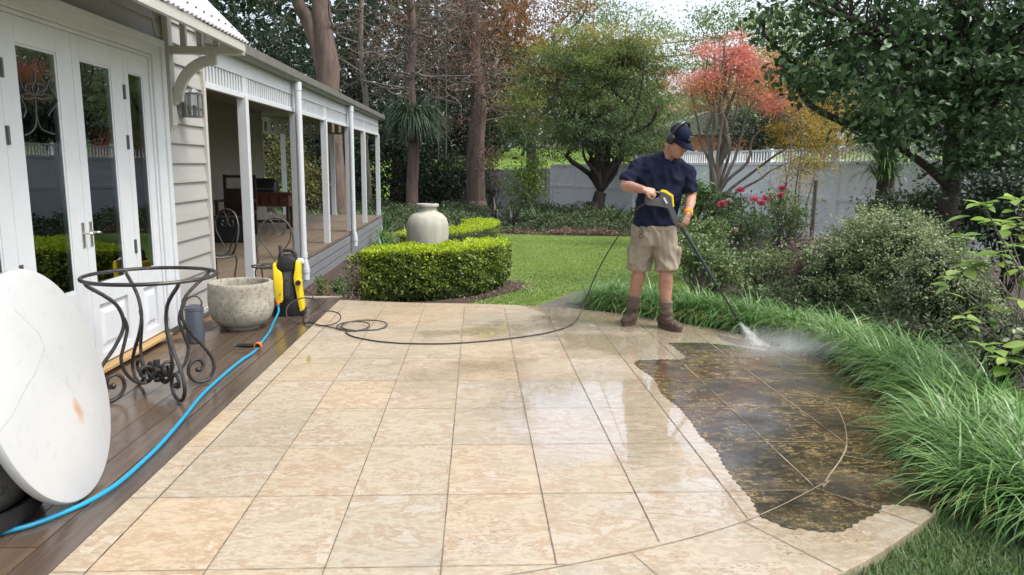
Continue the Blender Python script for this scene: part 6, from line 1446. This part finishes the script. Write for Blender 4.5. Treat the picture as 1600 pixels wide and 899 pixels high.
MB().tube([T0.lerp(TIP, .88), T0.lerp(TIP, .92), TIP], [.010, .016, .013], 12).build('nozzle', M['black'], gun, smooth=True, world=True)
tg_ = MB(); tg_.tube(catmull([Vector((g(1014, 317)[0], YG, g(1014, 317)[1])), Vector((g(1024, 313)[0], YG, g(1024, 313)[1])), Vector((g(1032, 308)[0], YG, g(1032, 308)[1]))], 4), .007, 8); tg_.build('trigger', M['labelw'], gun, smooth=True, world=True)

# ---- water: fan of fine droplets and a thin mist where it strikes
HIT = at(1190, 541, .02); n = 8000; t = rng.random(n)**.7; dv = np.array(HIT-TIP); side_ = unit(np.cross(dv, [0, 0, 1])[None])[0]
c = np.array(TIP)+dv*t[:, None]+side_*(rng.normal(0, .045, n)*t)[:, None]+rng.normal(0, .006, (n, 3))
m2 = 9000; an = rng.uniform(0, 6.28, m2); rr_ = np.abs(rng.normal(0, .26, m2)); c2 = np.array(HIT)+np.column_stack([np.cos(an)*rr_*1.7+.18, np.sin(an)*rr_*.8-.10, np.abs(rng.normal(0, .05, m2))*np.exp(-rr_)])
cc = np.vstack([c, c2]); dr, Fd, k = leaf_geo(cc, .0042, simple=True, asp=1.0)
mw, tw_, bw = newmat('water_spray'); bw.inputs['Base Color'].default_value = (.85, .88, .9, 1); bw.inputs['Roughness'].default_value = .2; bw.inputs['Alpha'].default_value = .35
tag(npmesh('water_spray', dr, Fd, mw), 'fan of fine white water spray at the lance tip', 'water spray', kind='stuff')
mm_, tm, bm_ = newmat('mist'); tm.nodes.remove(bm_); pv = N(tm, 'ShaderNodeVolumePrincipled', Density=1.0); pv.inputs['Color'].default_value = (.93, .95, .97, 1); tm.links.new(pv.outputs[0], tm.nodes['Material Output'].inputs['Volume'])
tc_ = tm.nodes.new('ShaderNodeTexCoord'); mq = tm.nodes.new('ShaderNodeMapping'); mq.inputs['Scale'].default_value = (1/.62, 1/.42, 1/.16); tm.links.new(tc_.outputs['Object'], mq.inputs[0])
le = N(tm, 'ShaderNodeVectorMath', _operation='LENGTH'); tm.links.new(mq.outputs[0], le.inputs[0]); fo = ramp(tm, le.outputs['Value'], [(0, (1, 1, 1)), (.45, (.3, .3, .3)), (.95, (0, 0, 0))])
nn = ramp(tm, noise(tm, mq.outputs[0], 2.5, 3), [(.35, (.15, .15, .15)), (.7, (1, 1, 1))]); mu = N(tm, 'ShaderNodeMath', _operation='MULTIPLY'); tm.links.new(fo, mu.inputs[0]); tm.links.new(nn, mu.inputs[1]); mu2 = N(tm, 'ShaderNodeMath', _operation='MULTIPLY'); tm.links.new(mu.outputs[0], mu2.inputs[0]); mu2.inputs[1].default_value = 3.6; tm.links.new(mu2.outputs[0], pv.inputs['Density'])
c_m = at(1215, 553, .06); ms_ = MB(); ms_.sphere((0, 0, 0), (.62, .42, .16), 24, 14)
mo_ = ms_.build('spray_mist', mm_, smooth='all'); mo_.location = c_m+Vector((.02, .0, .06)); tag(mo_, 'soft white mist drifting over the wet paving', 'mist', kind='stuff')
